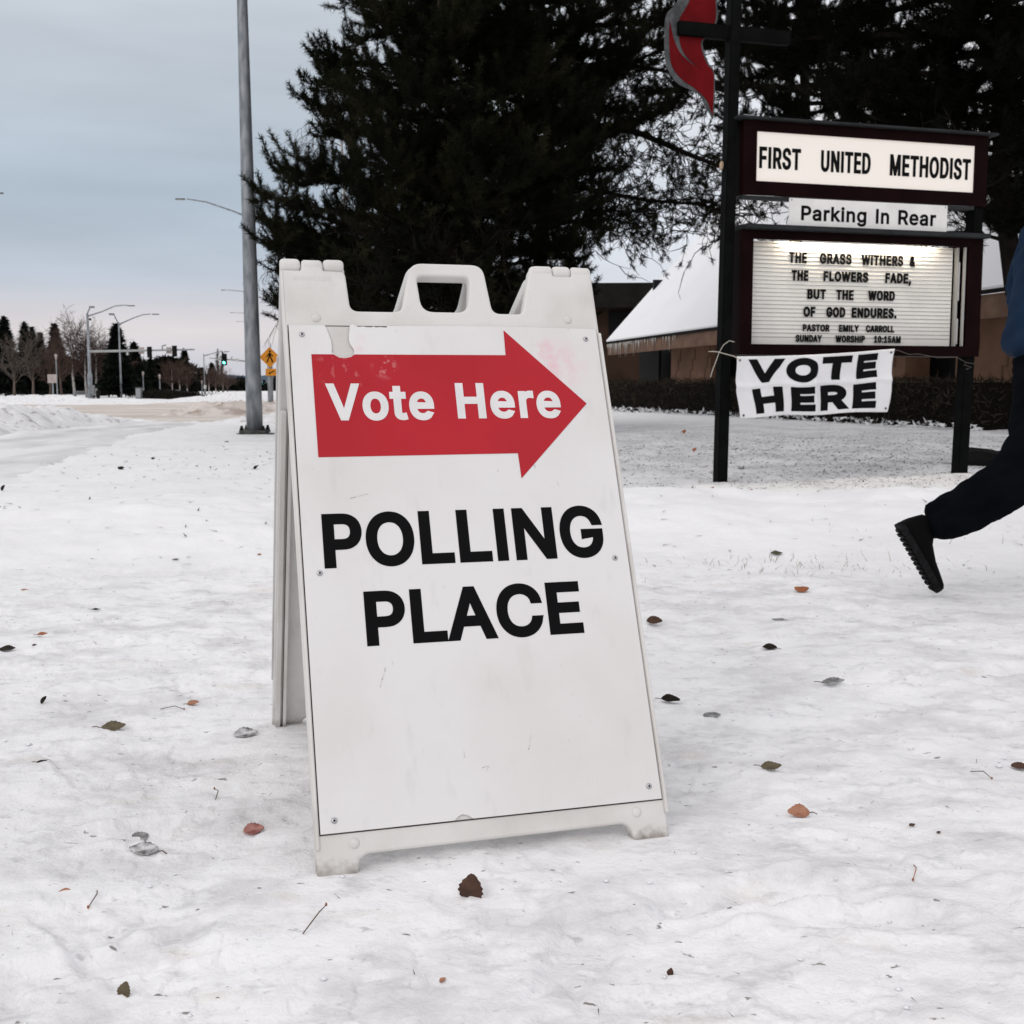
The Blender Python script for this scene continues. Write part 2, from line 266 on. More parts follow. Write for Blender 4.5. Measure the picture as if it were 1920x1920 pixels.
# ---- lettering: glyph outlines of a plain grotesque (units of 1/1000 em)
GLYPHS = {}
def _load(s):
    for item in s.split('~'):
        ch, rest = item[0], item[1:]
        bits = rest.split('|'); GLYPHS[ch] = (int(bits[0]), [[tuple(int(a) for a in p.split(' ')) for p in c.split(',')] for c in bits[1:]])
_load("""&448|197 -7,165 -5,136 1,110 12,88 26,69 42,54 62,43 84,36 108,34 133,36 154,40 173,47 189,58 205,70 220,85 235,140 279,216 335,237 352,255 375,259 384,261 394,262 405,260 420,255 434,245 445,233 454,219 459,201 461,189 460,178 457,168 453,159 447,151 440,145 431,141 421,138 411,137 399,138 386,141 375,145 363,169 327,204 284,438 0,364 0,171 231,121 293,108 310,96 327,87 344,81 361,77 379,75 398,77 420,82 440,91 458,102 474,117 488,134 499,154 507,176 512,200 513,224 512,246 507,266 499,283 488,297 475,308 459,317 442,322 424,324 404,323 389,320 375,315 362,309 349,301 336,291 325,256 293,154 217,135 202,121 188,110 174,103 161,98 146,97 131,98 115,102 101,109 87,118 76,130 66,143 57,158 51,175 48,193 46,213 48,232 52,251 59,269 69,286 81,301 95,315 112,327 131,336 151,343 174,348 198,349 224,408 224,406 194,403 167,397 144,389 124,380 107,371 92,345 62,333 47,315 30,294 17,271 7,246 -1,221 -5~,188|38 -119,68 71,137 71,84 -119~.188|95 -4,83 -3,73 1,63 9,55 18,51 29,50 41,51 53,55 64,63 73,73 81,83 85,95 87,107 85,118 81,128 73,135 64,140 53,141 41,140 29,135 18,128 9,118 1,107 -3~0453|227 -7,191 -3,158 7,130 24,105 48,85 77,69 113,61 138,55 164,51 192,49 222,48 254,49 286,51 316,55 344,61 370,69 395,85 431,106 461,130 484,159 502,191 512,227 516,262 512,295 502,323 484,348 461,368 431,384 395,392 370,398 344,402 316,404 286,405 254,404 222,402 192,398 164,392 138,384 113,368 77,348 48,323 24,295 7,263 -3|227 50,250 52,271 60,290 74,306 92,320 116,330 144,338 176,342 213,344 254,342 295,338 332,330 365,320 393,306 416,290 435,271 449,250 457,227 460,203 457,182 449,163 435,147 416,134 393,123 365,115 332,111 295,109 254,111 213,115 176,123 144,134 116,147 92,163 74,182 60,203 52~1453|76 0,76 55,391 55,391 0|276 509,276 0,212 0,212 448,209 448,86 358,86 427,198 509~5453|221 -7,192 -5,165 1,140 11,118 25,99 41,83 60,71 82,63 105,60 130,122 130,125 115,130 102,138 89,148 78,160 68,173 60,188 54,204 51,221 50,241 51,259 56,276 64,291 75,304 89,314 104,322 122,326 141,328 162,326 183,321 203,314 221,303 237,290 251,275 262,257 270,238 275,218 277,201 276,184 273,167 268,152 262,139 255,128 246,67 253,96 509,366 509,366 452,151 452,134 301,136 301,148 311,162 318,178 325,194 330,212 333,229 334,252 332,274 328,294 321,313 311,330 299,345 285,358 269,370 251,379 231,386 210,390 187,391 163,388 132,381 102,369 76,352 52,332 32,309 15,282 3,253 -4~:188|95 -4,83 -3,73 1,63 9,55 18,51 29,50 41,51 53,55 64,63 73,73 81,83 85,95 87,107 85,118 81,128 73,135 64,140 53,141 41,140 29,135 18,128 9,118 1,107 -3|95 271,83 272,73 277,63 284,55 294,51 304,50 316,51 328,55 339,63 349,73 356,83 360,95 362,107 360,118 356,128 349,135 339,140 328,141 316,140 304,135 294,128 284,118 277,107 272~A480|16 0,201 509,276 509,463 0,395 0,287 302,264 372,232 478,245 478,213 371,191 302,85 0|110 142,110 199,370 199,370 142~B456|60 0,60 509,241 509,274 507,304 501,329 491,350 477,367 461,381 442,390 421,396 398,398 374,397 353,393 336,387 320,378 307,368 295,356 286,343 278,329 272,315 267,315 262,331 260,347 254,363 245,378 234,391 220,402 203,411 184,416 161,418 136,416 111,410 88,400 67,386 48,368 31,344 18,317 8,284 2,247 0|125 57,245 57,281 60,309 67,330 80,344 96,353 115,355 137,354 153,350 169,342 184,333 197,320 209,306 218,289 225,269 229,248 231,125 231|125 285,238 285,256 287,273 290,288 296,302 304,314 314,323 326,330 340,335 355,336 372,333 393,326 412,313 429,294 442,270 449,240 452,125 452~C510|267 -7,242 -6,217 -2,194 5,171 13,150 25,131 39,113 55,97 73,82 93,70 115,59 140,51 166,45 193,41 223,40 254,41 285,45 315,51 343,59 369,70 393,82 415,97 436,113 454,131 470,150 484,171 495,194 504,217 510,242 514,267 516,293 514,317 511,340 504,362 496,383 485,402 471,419 456,435 438,448 418,459 397,467 373,473 348,408 348,404 365,397 380,389 395,380 407,369 418,357 428,344 437,330 444,315 449,300 453,284 455,267 456,237 453,209 445,184 432,161 414,141 391,125 364,113 332,106 295,103 254,106 213,113 177,125 145,141 117,161 94,184 76,210 63,237 56,267 53,284 54,300 56,315 60,330 65,344 72,357 81,369 90,380 102,389 114,397 128,404 144,408 160,473 160,467 135,459 112,448 91,435 71,420 53,402 38,383 24,363 13,341 5,317 -2,293 -6~D502|219 0,96 0,96 57,215 57,254 60,288 68,318 81,343 99,363 122,379 149,390 181,397 216,399 255,397 294,390 329,379 361,364 388,344 410,320 428,291 441,258 449,221 452,93 452,93 509,225 509,254 507,281 504,307 498,331 489,353 478,385 455,412 426,433 391,444 367,451 342,457 315,460 286,462 255,460 224,457 195,451 168,443 142,433 119,421 97,406 77,390 60,371 44,351 31,328 20,303 11,277 5,249 1|125 509,125 0,60 0,60 509~E419|60 0,60 509,372 509,372 452,125 452,125 286,355 286,355 229,125 229,125 57,375 57,375 0~F410|60 0,60 509,369 509,369 452,125 452,125 278,346 278,346 221,125 221,125 0~G520|269 -7,242 -6,217 -2,193 5,171 14,149 25,130 39,112 55,96 73,82 93,69 116,59 140,51 166,45 194,41 223,40 254,41 285,45 315,51 343,59 369,69 393,82 415,96 436,112 454,129 470,149 484,170 495,192 504,215 510,239 514,265 516,291 514,316 510,340 504,363 494,384 483,403 469,421 453,436 436,449 416,460 395,468 373,474 349,408 349,402 365,395 379,387 393,378 406,368 417,356 427,344 436,330 443,315 448,300 453,283 455,265 456,236 453,209 445,183 432,160 414,141 392,125 364,113 332,106 295,103 254,106 213,113 177,125 145,141 117,161 95,184 76,210 63,238 56,269 53,296 55,322 61,345 71,365 85,382 102,396 123,407 147,413 173,415 202,434 199,283 199,283 256,478 256,478 200,475 160,466 124,451 91,431 62,406 38,377 19,344 5,308 -4~H517|60 0,60 509,125 509,125 289,392 289,392 509,457 509,457 0,392 0,392 232,125 232,125 0~I300|31 0,31 57,118 57,118 452,31 452,31 509,269 509,269 452,183 452,183 57,269 57,269 0~L393|60 0,60 509,125 509,125 57,361 57,361 0~M628|60 0,60 509,152 509,277 187,287 159,299 123,311 84,322 49,307 49,318 83,330 121,342 158,352 187,476 509,568 509,568 0,504 0,504 291,504 327,505 369,506 413,507 457,513 457,498 409,482 363,467 322,456 291,342 0,286 0,170 291,159 321,145 361,129 408,112 457,119 457,120 416,121 372,122 328,122 291,122 0~N523|60 0,60 509,136 509,343 183,363 151,388 107,414 55,405 54,401 108,399 157,399 195,399 509,463 509,463 0,387 0,202 290,177 331,148 381,108 452,119 454,122 384,124 328,125 291,125 0~O533|267 -7,241 -6,217 -2,194 5,171 13,150 25,131 39,113 55,97 73,82 93,70 115,59 140,51 166,45 193,41 223,40 254,41 285,45 315,51 343,59 369,70 393,82 415,97 436,113 454,131 470,150 484,171 495,194 504,217 510,241 514,267 516,293 514,317 510,340 504,363 495,384 484,403 470,421 454,437 436,451 415,464 393,474 369,482 343,488 315,492 285,493 254,492 223,488 193,482 166,474 140,464 115,451 93,437 73,421 55,403 39,384 25,363 13,340 5,317 -2,293 -6|267 53,296 55,324 63,349 76,372 94,392 116,408 144,420 176,428 213,430 254,428 295,420 332,408 365,392 392,372 415,349 433,324 446,296 453,267 456,237 453,210 445,184 433,161 415,142 392,125 364,113 332,106 295,103 254,106 213,113 176,125 144,142 117,161 94,184 76,210 63,237 55~P445|60 0,60 509,235 509,272 506,305 499,332 487,356 471,375 452,390 430,400 404,407 377,409 348,407 318,400 291,390 265,375 243,356 223,332 207,305 195,272 188,235 186,109 186,109 242,233 242,257 244,279 248,297 256,312 266,324 279,333 294,339 310,343 328,344 348,343 367,339 385,333 402,324 416,312 428,297 439,279 446,257 451,232 452,125 452,125 0~R449|60 0,60 509,236 509,273 506,305 500,333 489,356 473,376 455,390 433,401 408,407 381,409 352,407 323,401 296,390 271,376 250,356 232,333 217,305 206,273 200,236 198,96 198,96 255,234 255,258 256,280 260,298 267,313 276,325 287,334 300,340 316,344 333,345 352,344 371,340 389,334 405,325 419,313 430,298 440,279 446,258 451,233 452,125 452,125 0|353 0,230 229,303 229,428 0~S447|224 -9,188 -7,156 -1,128 9,102 23,81 40,64 60,51 83,42 109,38 137,104 137,108 118,114 102,123 88,136 76,150 66,166 59,185 53,204 50,224 49,246 50,267 54,286 60,303 69,317 79,329 92,338 106,344 122,346 139,344 154,340 168,332 179,322 189,310 197,296 205,245 222,184 239,145 253,112 269,86 289,67 313,56 341,52 372,54 400,62 425,75 448,92 468,113 484,138 498,165 508,195 514,227 516,259 514,289 508,316 498,340 484,360 468,377 449,390 427,398 403,401 378,337 378,332 402,320 421,302 437,280 449,254 456,225 459,204 457,185 454,167 448,152 440,139 430,129 418,121 405,117 391,115 376,117 359,122 345,131 334,142 324,155 315,169 308,212 293,264 279,312 264,328 256,344 248,359 238,372 226,384 213,395 198,402 180,407 161,408 139,406 112,399 87,386 64,370 43,349 25,323 11,294 0,261 -7~T449|32 452,32 509,417 509,417 452,257 452,257 0,193 0,193 452~U517|259 -8,220 -6,186 2,154 15,126 33,103 55,85 80,71 108,63 140,60 173,60 509,124 509,124 178,126 155,132 133,141 113,153 95,169 80,187 68,208 59,232 53,259 52,285 53,309 59,331 68,349 80,364 95,377 113,385 133,391 155,393 178,393 509,457 509,457 173,454 140,446 108,433 80,414 55,391 33,363 15,332 2,297 -6~V480|204 0,16 509,84 509,192 206,215 137,248 31,235 31,267 138,290 206,395 509,463 509,278 0~W686|155 0,16 509,82 509,163 196,175 145,187 94,197 40,189 40,200 94,211 145,224 196,306 509,380 509,462 196,474 145,486 94,497 40,488 40,499 94,510 145,523 196,603 509,670 509,530 0,455 0,368 323,351 391,336 475,350 475,335 395,318 323,230 0~Y472|203 0,203 208,16 509,91 509,192 344,222 292,250 230,224 230,251 293,280 344,381 509,455 509,268 208,268 0~a389|160 -9,137 -7,115 -3,94 5,76 15,60 29,48 45,38 63,32 84,30 108,32 128,36 146,43 161,53 174,64 184,78 193,92 200,108 206,125 211,178 220,234 227,247 229,257 231,265 235,271 240,274 246,276 255,276 257,275 272,272 285,267 297,260 307,251 315,240 322,227 327,212 330,196 331,178 330,163 327,149 322,137 316,127 309,118 301,110 292,104 283,100 274,41 291,51 313,64 331,79 346,95 358,114 368,133 375,153 380,173 383,194 384,239 379,255 375,271 369,286 360,300 350,312 336,322 320,330 301,335 278,337 251,337 0,277 0,277 52,272 52,252 25,242 16,229 8,215 1,199 -4,181 -7|170 45,192 47,211 51,228 59,242 68,254 80,263 93,270 108,274 122,276 138,276 190,259 182,231 176,200 171,175 168,134 159,122 153,112 147,103 139,97 130,93 118,92 105,93 93,96 82,102 72,109 64,119 57,130 52,142 48,156 46~e404|212 -8,177 -5,145 3,117 16,92 35,72 58,56 85,44 116,37 150,34 187,36 224,44 258,55 290,71 317,91 340,115 359,142 373,172 382,205 384,226 383,246 380,266 374,285 366,303 355,319 341,334 324,347 305,357 282,365 256,370 227,371 194,371 169,75 169,75 221,338 221,310 202,308 226,304 248,298 269,288 286,277 301,263 314,246 323,227 328,205 330,183 328,164 323,146 313,131 301,119 286,109 270,102 251,97 231,96 211,96 178,98 151,102 127,110 106,121 88,135 73,151 61,169 53,190 48,212 46,227 47,241 49,254 53,265 58,276 65,285 73,294 82,300 93,306 105,365 91,358 72,348 55,335 39,320 26,302 14,283 4,261 -3,237 -7~g425|207 -151,180 -149,156 -146,134 -140,114 -132,97 -122,82 -110,70 -97,59 -84,51 -69,101 -41,122 -66,131 -74,142 -82,154 -88,169 -93,187 -96,207 -97,236 -95,261 -87,282 -75,298 -58,308 -34,311 -6,311 68,306 68,287 41,277 32,266 23,252 16,236 10,217 6,195 5,165 7,138 14,113 27,90 43,71 65,55 90,43 120,36 154,34 191,36 229,43 263,55 293,71 320,90 342,112 361,138 374,166 382,196 384,218 383,237 379,253 373,267 365,279 356,288 346,308 319,313 319,313 379,372 379,372 -9,370 -40,363 -67,350 -90,334 -109,314 -124,291 -136,265 -144,237 -149|205 59,227 61,246 66,264 75,278 87,290 103,300 121,307 142,311 166,312 193,311 219,307 242,300 264,291 283,279 299,264 312,247 322,227 328,205 330,182 328,163 322,145 312,130 298,118 282,109 262,102 241,98 218,96 193,98 167,102 144,109 123,118 104,131 88,145 76,163 66,183 61~i167|53 0,53 379,114 379,114 0|84 443,73 444,63 448,54 455,47 463,43 472,41 483,43 494,47 504,54 512,63 518,73 522,84 524,95 522,105 518,114 512,121 504,125 494,126 483,125 472,121 463,114 455,105 448,95 444~k381|110 137,110 212,121 212,284 379,360 379,184 199,177 199|53 0,53 509,114 509,114 0|294 0,148 186,191 229,372 0~n410|114 227,114 0,53 0,53 379,112 379,112 287,102 287,116 319,132 344,152 362,175 374,200 382,227 384,252 383,275 377,295 369,313 356,328 340,341 321,350 298,355 271,357 240,357 0,296 0,296 235,293 263,286 286,273 304,256 318,235 326,210 329,192 328,176 324,161 317,147 308,136 297,126 283,119 266,115 248~o415|207 -8,174 -5,144 3,117 16,93 35,72 58,56 85,44 116,37 150,34 187,37 225,44 260,56 291,72 318,93 341,117 360,144 374,174 382,207 384,241 382,271 374,299 360,323 341,343 318,359 291,371 260,379 225,381 187,379 150,371 116,359 85,343 58,323 35,299 16,271 3,241 -5|207 46,231 49,252 55,270 66,285 80,298 97,307 117,314 139,318 163,319 187,318 212,314 236,307 258,298 278,285 296,270 310,252 321,231 328,207 330,184 328,163 321,145 310,130 296,118 278,108 258,102 236,98 212,96 187,98 163,102 139,108 117,118 97,130 80,145 66,163 55,184 49~r259|53 0,53 379,112 379,112 321,115 321,124 339,137 354,152 367,171 377,191 383,213 385,229 384,243 384,243 322,230 324,207 326,190 324,174 321,159 315,146 306,135 296,126 284,119 269,115 254,114 237,114 0~t227|204 379,204 327,6 327,6 379|65 471,126 471,126 98,127 83,130 70,136 61,144 55,156 51,170 50,185 51,202 54,213 2,192 -3,168 -4,138 -1,113 7,92 21,77 41,68 64,65 93""")
GLYPHS['e'] = (GLYPHS['e'][0], [[((x - (9 if x > 340 else 0)), y - 27) if (x >= 285 and 55 < y < 110) else (x, y) for x, y in c] for c in GLYPHS['e'][1]])
GLYPHS['I'] = (190, [[(62, 0), (62, 509), (128, 509), (128, 0)]])
def fatten(pts, e):
    n = len(pts); out = []
    for i in range(n):
        p = np.array(pts[i]); a = p - np.array(pts[i - 1]); b = np.array(pts[(i + 1) % n]) - p
        la, lb = np.hypot(*a), np.hypot(*b)
        if la < 1e-9 or lb < 1e-9: out.append(tuple(p)); continue
        n1, n2 = np.array([-a[1], a[0]]) / la, np.array([-b[1], b[0]]) / lb
        k = max(1 + float(n1 @ n2), .35); out.append(tuple(p + e * (n1 + n2) / k))
    return out
def union_fill(cons):
    """non-zero fill of overlapping glyph contours -> points, triangles (counter-clockwise)"""
    pts = [Vector(p) for c in cons for p in c]; ed = []; o = 0
    for c in cons:
        ed += [(o + i, o + (i + 1) % len(c)) for i in range(len(c))]; o += len(c)
    s = 1000.0
    vv, _, ff, _, _, _ = delaunay_2d_cdt([p * s for p in pts], ed, [], 0, 1e-4)
    arr = [np.array(c) * s for c in cons]
    def wind(q):
        w = 0
        for c in arr:
            d = np.roll(c, -1, 0); up = (c[:, 1] <= q[1]) & (d[:, 1] > q[1]); dn = (c[:, 1] > q[1]) & (d[:, 1] <= q[1])
            cr_ = (d[:, 0] - c[:, 0]) * (q[1] - c[:, 1]) - (q[0] - c[:, 0]) * (d[:, 1] - c[:, 1])
            w += int((up & (cr_ > 0)).sum()) - int((dn & (cr_ < 0)).sum())
        return w
    out = []
    for f in ff:
        a, b, c = [vv[i] for i in f[:3]]; q = (a + b + c) / 3
        if abs((b - a).cross(c - a)) < 1e-7: continue
        if wind(q) != 0: out.append(tuple(f) if (b - a).cross(c - a) > 0 else tuple(f[::-1]))
    return [p / s for p in vv], out
def lettering(name, text, box, bold, m, parent, M=None, warp=None, th=.001, track=0.0, side=True):
    """text fitted exactly into box=(x0,x1,y0,y1); bold = stroke growth in metres"""
    x0, x1, y0, y1 = box
    for it in range(3):          # widen the letter gaps by what the strokes grow
        pen = 0; raw = []
        for ch in text:
            if ch == ' ': pen += 290 + track; continue
            w, cons = GLYPHS[ch]; raw.append([[(p[0] + pen, p[1]) for p in c] for c in cons]); pen += w + track
        allp = np.array([p for g in raw for c in g for p in c], float); mn, mxx = allp.min(0), allp.max(0)
        sx, sy = (x1 - x0 - 2 * bold) / (mxx[0] - mn[0]), (y1 - y0 - 2 * bold) / (mxx[1] - mn[1])
        if it == 0: base_track = track
        track = base_track + (1.55 * bold / sx if it < 2 else track - base_track)
    V, Fc = [], []
    for g in raw:
        cons = [fatten([((p[0] - mn[0]) * sx + x0 + bold, (p[1] - mn[1]) * sy + y0 + bold) for p in c], bold) for c in g]
        tri_v, tri_f = union_fill(cons)
        k = len(V); n = len(tri_v)
        V += [(p[0], p[1], th) for p in tri_v] + ([(p[0], p[1], 0) for p in tri_v] if side else [])
        cnt = {}
        for t in tri_f:
            Fc.append(tuple(k + i for i in t))
            for e in ((t[0], t[1]), (t[1], t[2]), (t[2], t[0])): cnt[e] = 1
        if side:
            for (i, j) in cnt:
                if (j, i) not in cnt: Fc.append((k + j, k + i, k + i + n, k + j + n))
    if warp: V = [warp(*p) for p in V]
    me = bpy.data.meshes.new(name); me.from_pydata(V, [], Fc)
    if M: me.transform(M)
    me.update()
    return link(name, me, m, parent)

# ------------------------------------------------------------------ ground
def snow_material():
    m = bpy.data.materials.new('snow'); m.use_nodes = True; n, l = m.node_tree.nodes, m.node_tree.links
    p = n['Principled BSDF']; p.inputs['Roughness'].default_value = .62; p.inputs['Specular IOR Level'].default_value = .3
    g = N(n, 'ShaderNodeNewGeometry'); sx = N(n, 'ShaderNodeSeparateXYZ'); l.new(g.outputs['Position'], sx.inputs[0])
    def noise(scale, stretch=(1, 1, 1), det=6, rough=.55, lo=.4, hi=.6, a=0, b=1, off=(0, 0, 0)):
        mp_ = N(n, 'ShaderNodeMapping'); mp_.inputs['Scale'].default_value = stretch; mp_.inputs['Location'].default_value = off; l.new(g.outputs['Position'], mp_.inputs[0])
        t = N(n, 'ShaderNodeTexNoise'); t.inputs['Scale'].default_value = scale; t.inputs['Detail'].default_value = det; t.inputs['Roughness'].default_value = rough
        l.new(mp_.outputs[0], t.inputs['Vector'])
        r = N(n, 'ShaderNodeMapRange'); r.inputs[1].default_value = lo; r.inputs[2].default_value = hi; r.inputs[3].default_value = a; r.inputs[4].default_value = b
        l.new(t.outputs['Fac'], r.inputs[0]); return r.outputs[0]
    def band(sock, a, b):
        r = N(n, 'ShaderNodeMapRange', interpolation_type='SMOOTHSTEP'); r.inputs[1].default_value = a; r.inputs[2].default_value = b; l.new(sock, r.inputs[0]); return r.outputs[0]
    def mul(a, b):
        r = N(n, 'ShaderNodeMath', operation='MULTIPLY')
        for i, q in enumerate((a, b)):
            if isinstance(q, (int, float)): r.inputs[i].default_value = q
            else: l.new(q, r.inputs[i])
        return r.outputs[0]
    col = None
    def over(base, c, fac):
        r = N(n, 'ShaderNodeMix', data_type='RGBA'); l.new(fac, r.inputs[0])
        if isinstance(base, tuple): r.inputs[6].default_value = (*base, 1)
        else: l.new(base, r.inputs[6])
        r.inputs[7].default_value = (*c, 1); return r.outputs[2]
    walk = N(n, 'ShaderNodeMath', operation='SUBTRACT'); walk.inputs[0].default_value = 1; l.new(band(sx.outputs['Y'], 4.5, 5.3), walk.inputs[1]); walk = walk.outputs[0]
    jit = N(n, 'ShaderNodeMath', operation='MULTIPLY_ADD'); l.new(noise(.9, det=7, rough=.65, lo=.2, hi=.8), jit.inputs[0]); jit.inputs[1].default_value = 4.2; l.new(sx.outputs['Y'], jit.inputs[2])
    lawn = mul(band(jit.outputs[0], 10.2, 13.2), band(sx.outputs['Y'], 27, 20))
    east = band(sx.outputs['X'], -1.5, 1.0); far = band(sx.outputs['Y'], 20, 27)
    base = over((.865, .858, .860), (.815, .807, .812), noise(1.3, det=7, lo=.42, hi=.62))
    base = over(base, (.655, .645, .65), mul(walk, noise(3.4, (1, 1.35, 1), 9, .70, .47, .64)))       # trodden, thinner snow
    base = over(base, (.46, .455, .46), mul(walk, noise(9, (1, 1.5, 1), 8, .68, .55, .70, 0, .62)))
    base = over(base, (.40, .39, .385), mul(walk, noise(26, (1, 1.4, 1), 6, .62, .63, .72, 0, .6, (3, 8, 1))))
    base = over(base, (.66, .60, .55), mul(walk, noise(3.4, (1, 1.8, 1), 6, .6,   .60, .72, 0, .55, (7, 3, 0))))  # sandy tint
    base = over(base, (.16, .14, .125), mul(walk, noise(34, (1, 1.9, 1), 3, .5, .695, .74, 0, .85, (2, 9, 0))))     # grit
    base = over(base, (.50, .50, .51), mul(mul(lawn, east), noise(1.1, (1, .8, 1), 6, .6, .36, .60, 0, .62, (4, 1, 0))))   # needle-dusted lawn
    base = over(base, (.10, .09, .08), mul(mul(lawn, east), noise(16, (1, .55, 1), 6, .66, .58, .68, 0, .75)))
    l.new(base, p.inputs['Base Color'])
    def bmp(scale, dist, st, prev=None, stretch=(1, 1, 1)):
        mp_ = N(n, 'ShaderNodeMapping'); mp_.inputs['Scale'].default_value = stretch; l.new(g.outputs['Position'], mp_.inputs[0])
        t = N(n, 'ShaderNodeTexNoise'); t.inputs['Scale'].default_value = scale; t.inputs['Detail'].default_value = 5; l.new(mp_.outputs[0], t.inputs['Vector'])
        b = N(n, 'ShaderNodeBump'); b.inputs['Strength'].default_value = st; b.inputs['Distance'].default_value = dist
        l.new(t.outputs['Fac'], b.inputs['Height'])
        if prev: l.new(prev, b.inputs['Normal'])
        return b.outputs[0]
    b1 = bmp(20, .02, .28, None, (1, 1.3, 1)); b2 = bmp(150, .004, .55, b1); l.new(b2, p.inputs['Normal'])
    MATS['snow'] = m; return m
snow = snow_material()

# one round sheet, finely divided where the walk is close
ang = np.concatenate([np.linspace(-40, 40, 760), np.linspace(40, 320, 141)[1:-1]]); ang = np.radians(90 - ang)
rad = np.concatenate([[.25, .5, .8], np.geomspace(1.0, 9, 420), np.geomspace(9.1, 60, 170), np.geomspace(66, 1400, 26)])
A, Rr = np.meshgrid(ang, rad); X, Y = Rr * np.cos(A), Rr * np.sin(A)
Z = ground_z(X, Y)
na, nr = len(ang), len(rad)
V = np.stack([X, Y, Z], -1).reshape(-1, 3); V = np.vstack([V, [[0, 0, 0]]])
i, j = np.meshgrid(np.arange(nr - 1), np.arange(na), indexing='ij'); j2 = (j + 1) % na
F = np.stack([i * na + j, (i + 1) * na + j, (i + 1) * na + j2, i * na + j2], -1).reshape(-1, 4)
F = F[:, ::-1] if False else F
ctr = np.stack([np.arange(na), (np.arange(na) + 1) % na, np.full(na, nr * na), np.full(na, nr * na)], -1)
go = np_mesh('ground', V, F, snow, None, True); tag(go, kind='structure')
bmg = bmesh.new(); bmg.from_mesh(go.data); bmesh.ops.recalc_face_normals(bmg, faces=bmg.faces)
bmg.faces.ensure_lookup_table()
if bmg.faces[0].normal.z < 0: bmesh.ops.reverse_faces(bmg, faces=bmg.faces)
bnd = [e for e in bmg.edges if e.is_boundary and (e.verts[0].co.length < 1)]
bmesh.ops.holes_fill(bmg, edges=bnd)
bmg.to_mesh(go.data); bmg.free()

def sheet(name, poly, m, dz, step=.6, edge=.25, seed=1):
    """road lying on the snow: polygon with a ragged edge, gridded so it follows the ground"""
    xs = [p[0] for p in poly]; ys = [p[1] for p in poly]
    gx, gy = np.meshgrid(np.arange(min(xs), max(xs), step), np.arange(min(ys), max(ys), step), indexing='ij')
    wx, wy = gx + edge * fbm(gx * .6, gy * .6, seed, 3), gy + edge * fbm(gx * .6, gy * .6, seed + 9, 3)
    ins = np.zeros(gx.shape, bool); n = len(poly); dist = np.full(gx.shape, 1e9)
    for a in range(n):
        (x1, y1), (x2, y2) = poly[a], poly[(a + 1) % n]
        t = np.clip(((wx - x1) * (x2 - x1) + (wy - y1) * (y2 - y1)) / ((x2 - x1) ** 2 + (y2 - y1) ** 2), 0, 1)
        dist = np.minimum(dist, np.hypot(wx - x1 - t * (x2 - x1), wy - y1 - t * (y2 - y1)))
        if y1 == y2: continue
        ins ^= ((y1 > wy) != (y2 > wy)) & (wx < (x2 - x1) * (wy - y1) / (y2 - y1) + x1)
    sd = np.where(ins, dist, -dist)                       # the border dives gently under the snow
    idx = np.arange(gx.size).reshape(gx.shape); w = sd > -2.2 * step
    ok = w[:-1, :-1] & w[1:, :-1] & w[1:, 1:] & w[:-1, 1:]
    f = np.stack([idx[:-1, :-1][ok], idx[1:, :-1][ok], idx[1:, 1:][ok], idx[:-1, 1:][ok]], -1)
    z = ground_z(gx, gy) + np.clip(sd * dz / (1.5 * step), -dz * 2, dz)
    o = np_mesh(name, np.stack([gx, gy, z], -1), f, m, None, True); return tag(o, kind='structure')
ice = mat('packed_ice', (.58, .572, .572), .6, scale=.9, col2=(.80, .792, .795), lo=.38, hi=.60, bump=.4, bscale=14, stretch=(1.6, .5, 1))
slush = mat('sanded_snow', (.50, .435, .385), .75, scale=.35, col2=(.64, .585, .54), lo=.38, hi=.62, bump=.5, bscale=6, stretch=(.5, 1.4, 1))
sheet('lane', [(-3.5, 6.6), (-4.2, 9.6), (-5.05, 13.8), (-6.0, 18.5), (-6.7, 25.6), (-8.7, 25.9), (-8.5, 21), (-7.6, 16.3), (-7.4, 12.5), (-7.6, 6.6)], ice, .012, .08, .10, 4)
sheet('road', [(2, 24.6), (-3, 24.8), (-6.3, 25.8), (-8.3, 27.2), (-9.6, 29.2), (-13.5, 32.5), (-17, 34.5), (-42, 38), (-60, 56), (-32, 52), (-19, 47.5), (-15.5, 49), (-31, 160), (-23, 170), (-9.5, 53), (-7.2, 43), (-4.5, 39.5), (2, 38)], slush, .02, .45, .3, 7)

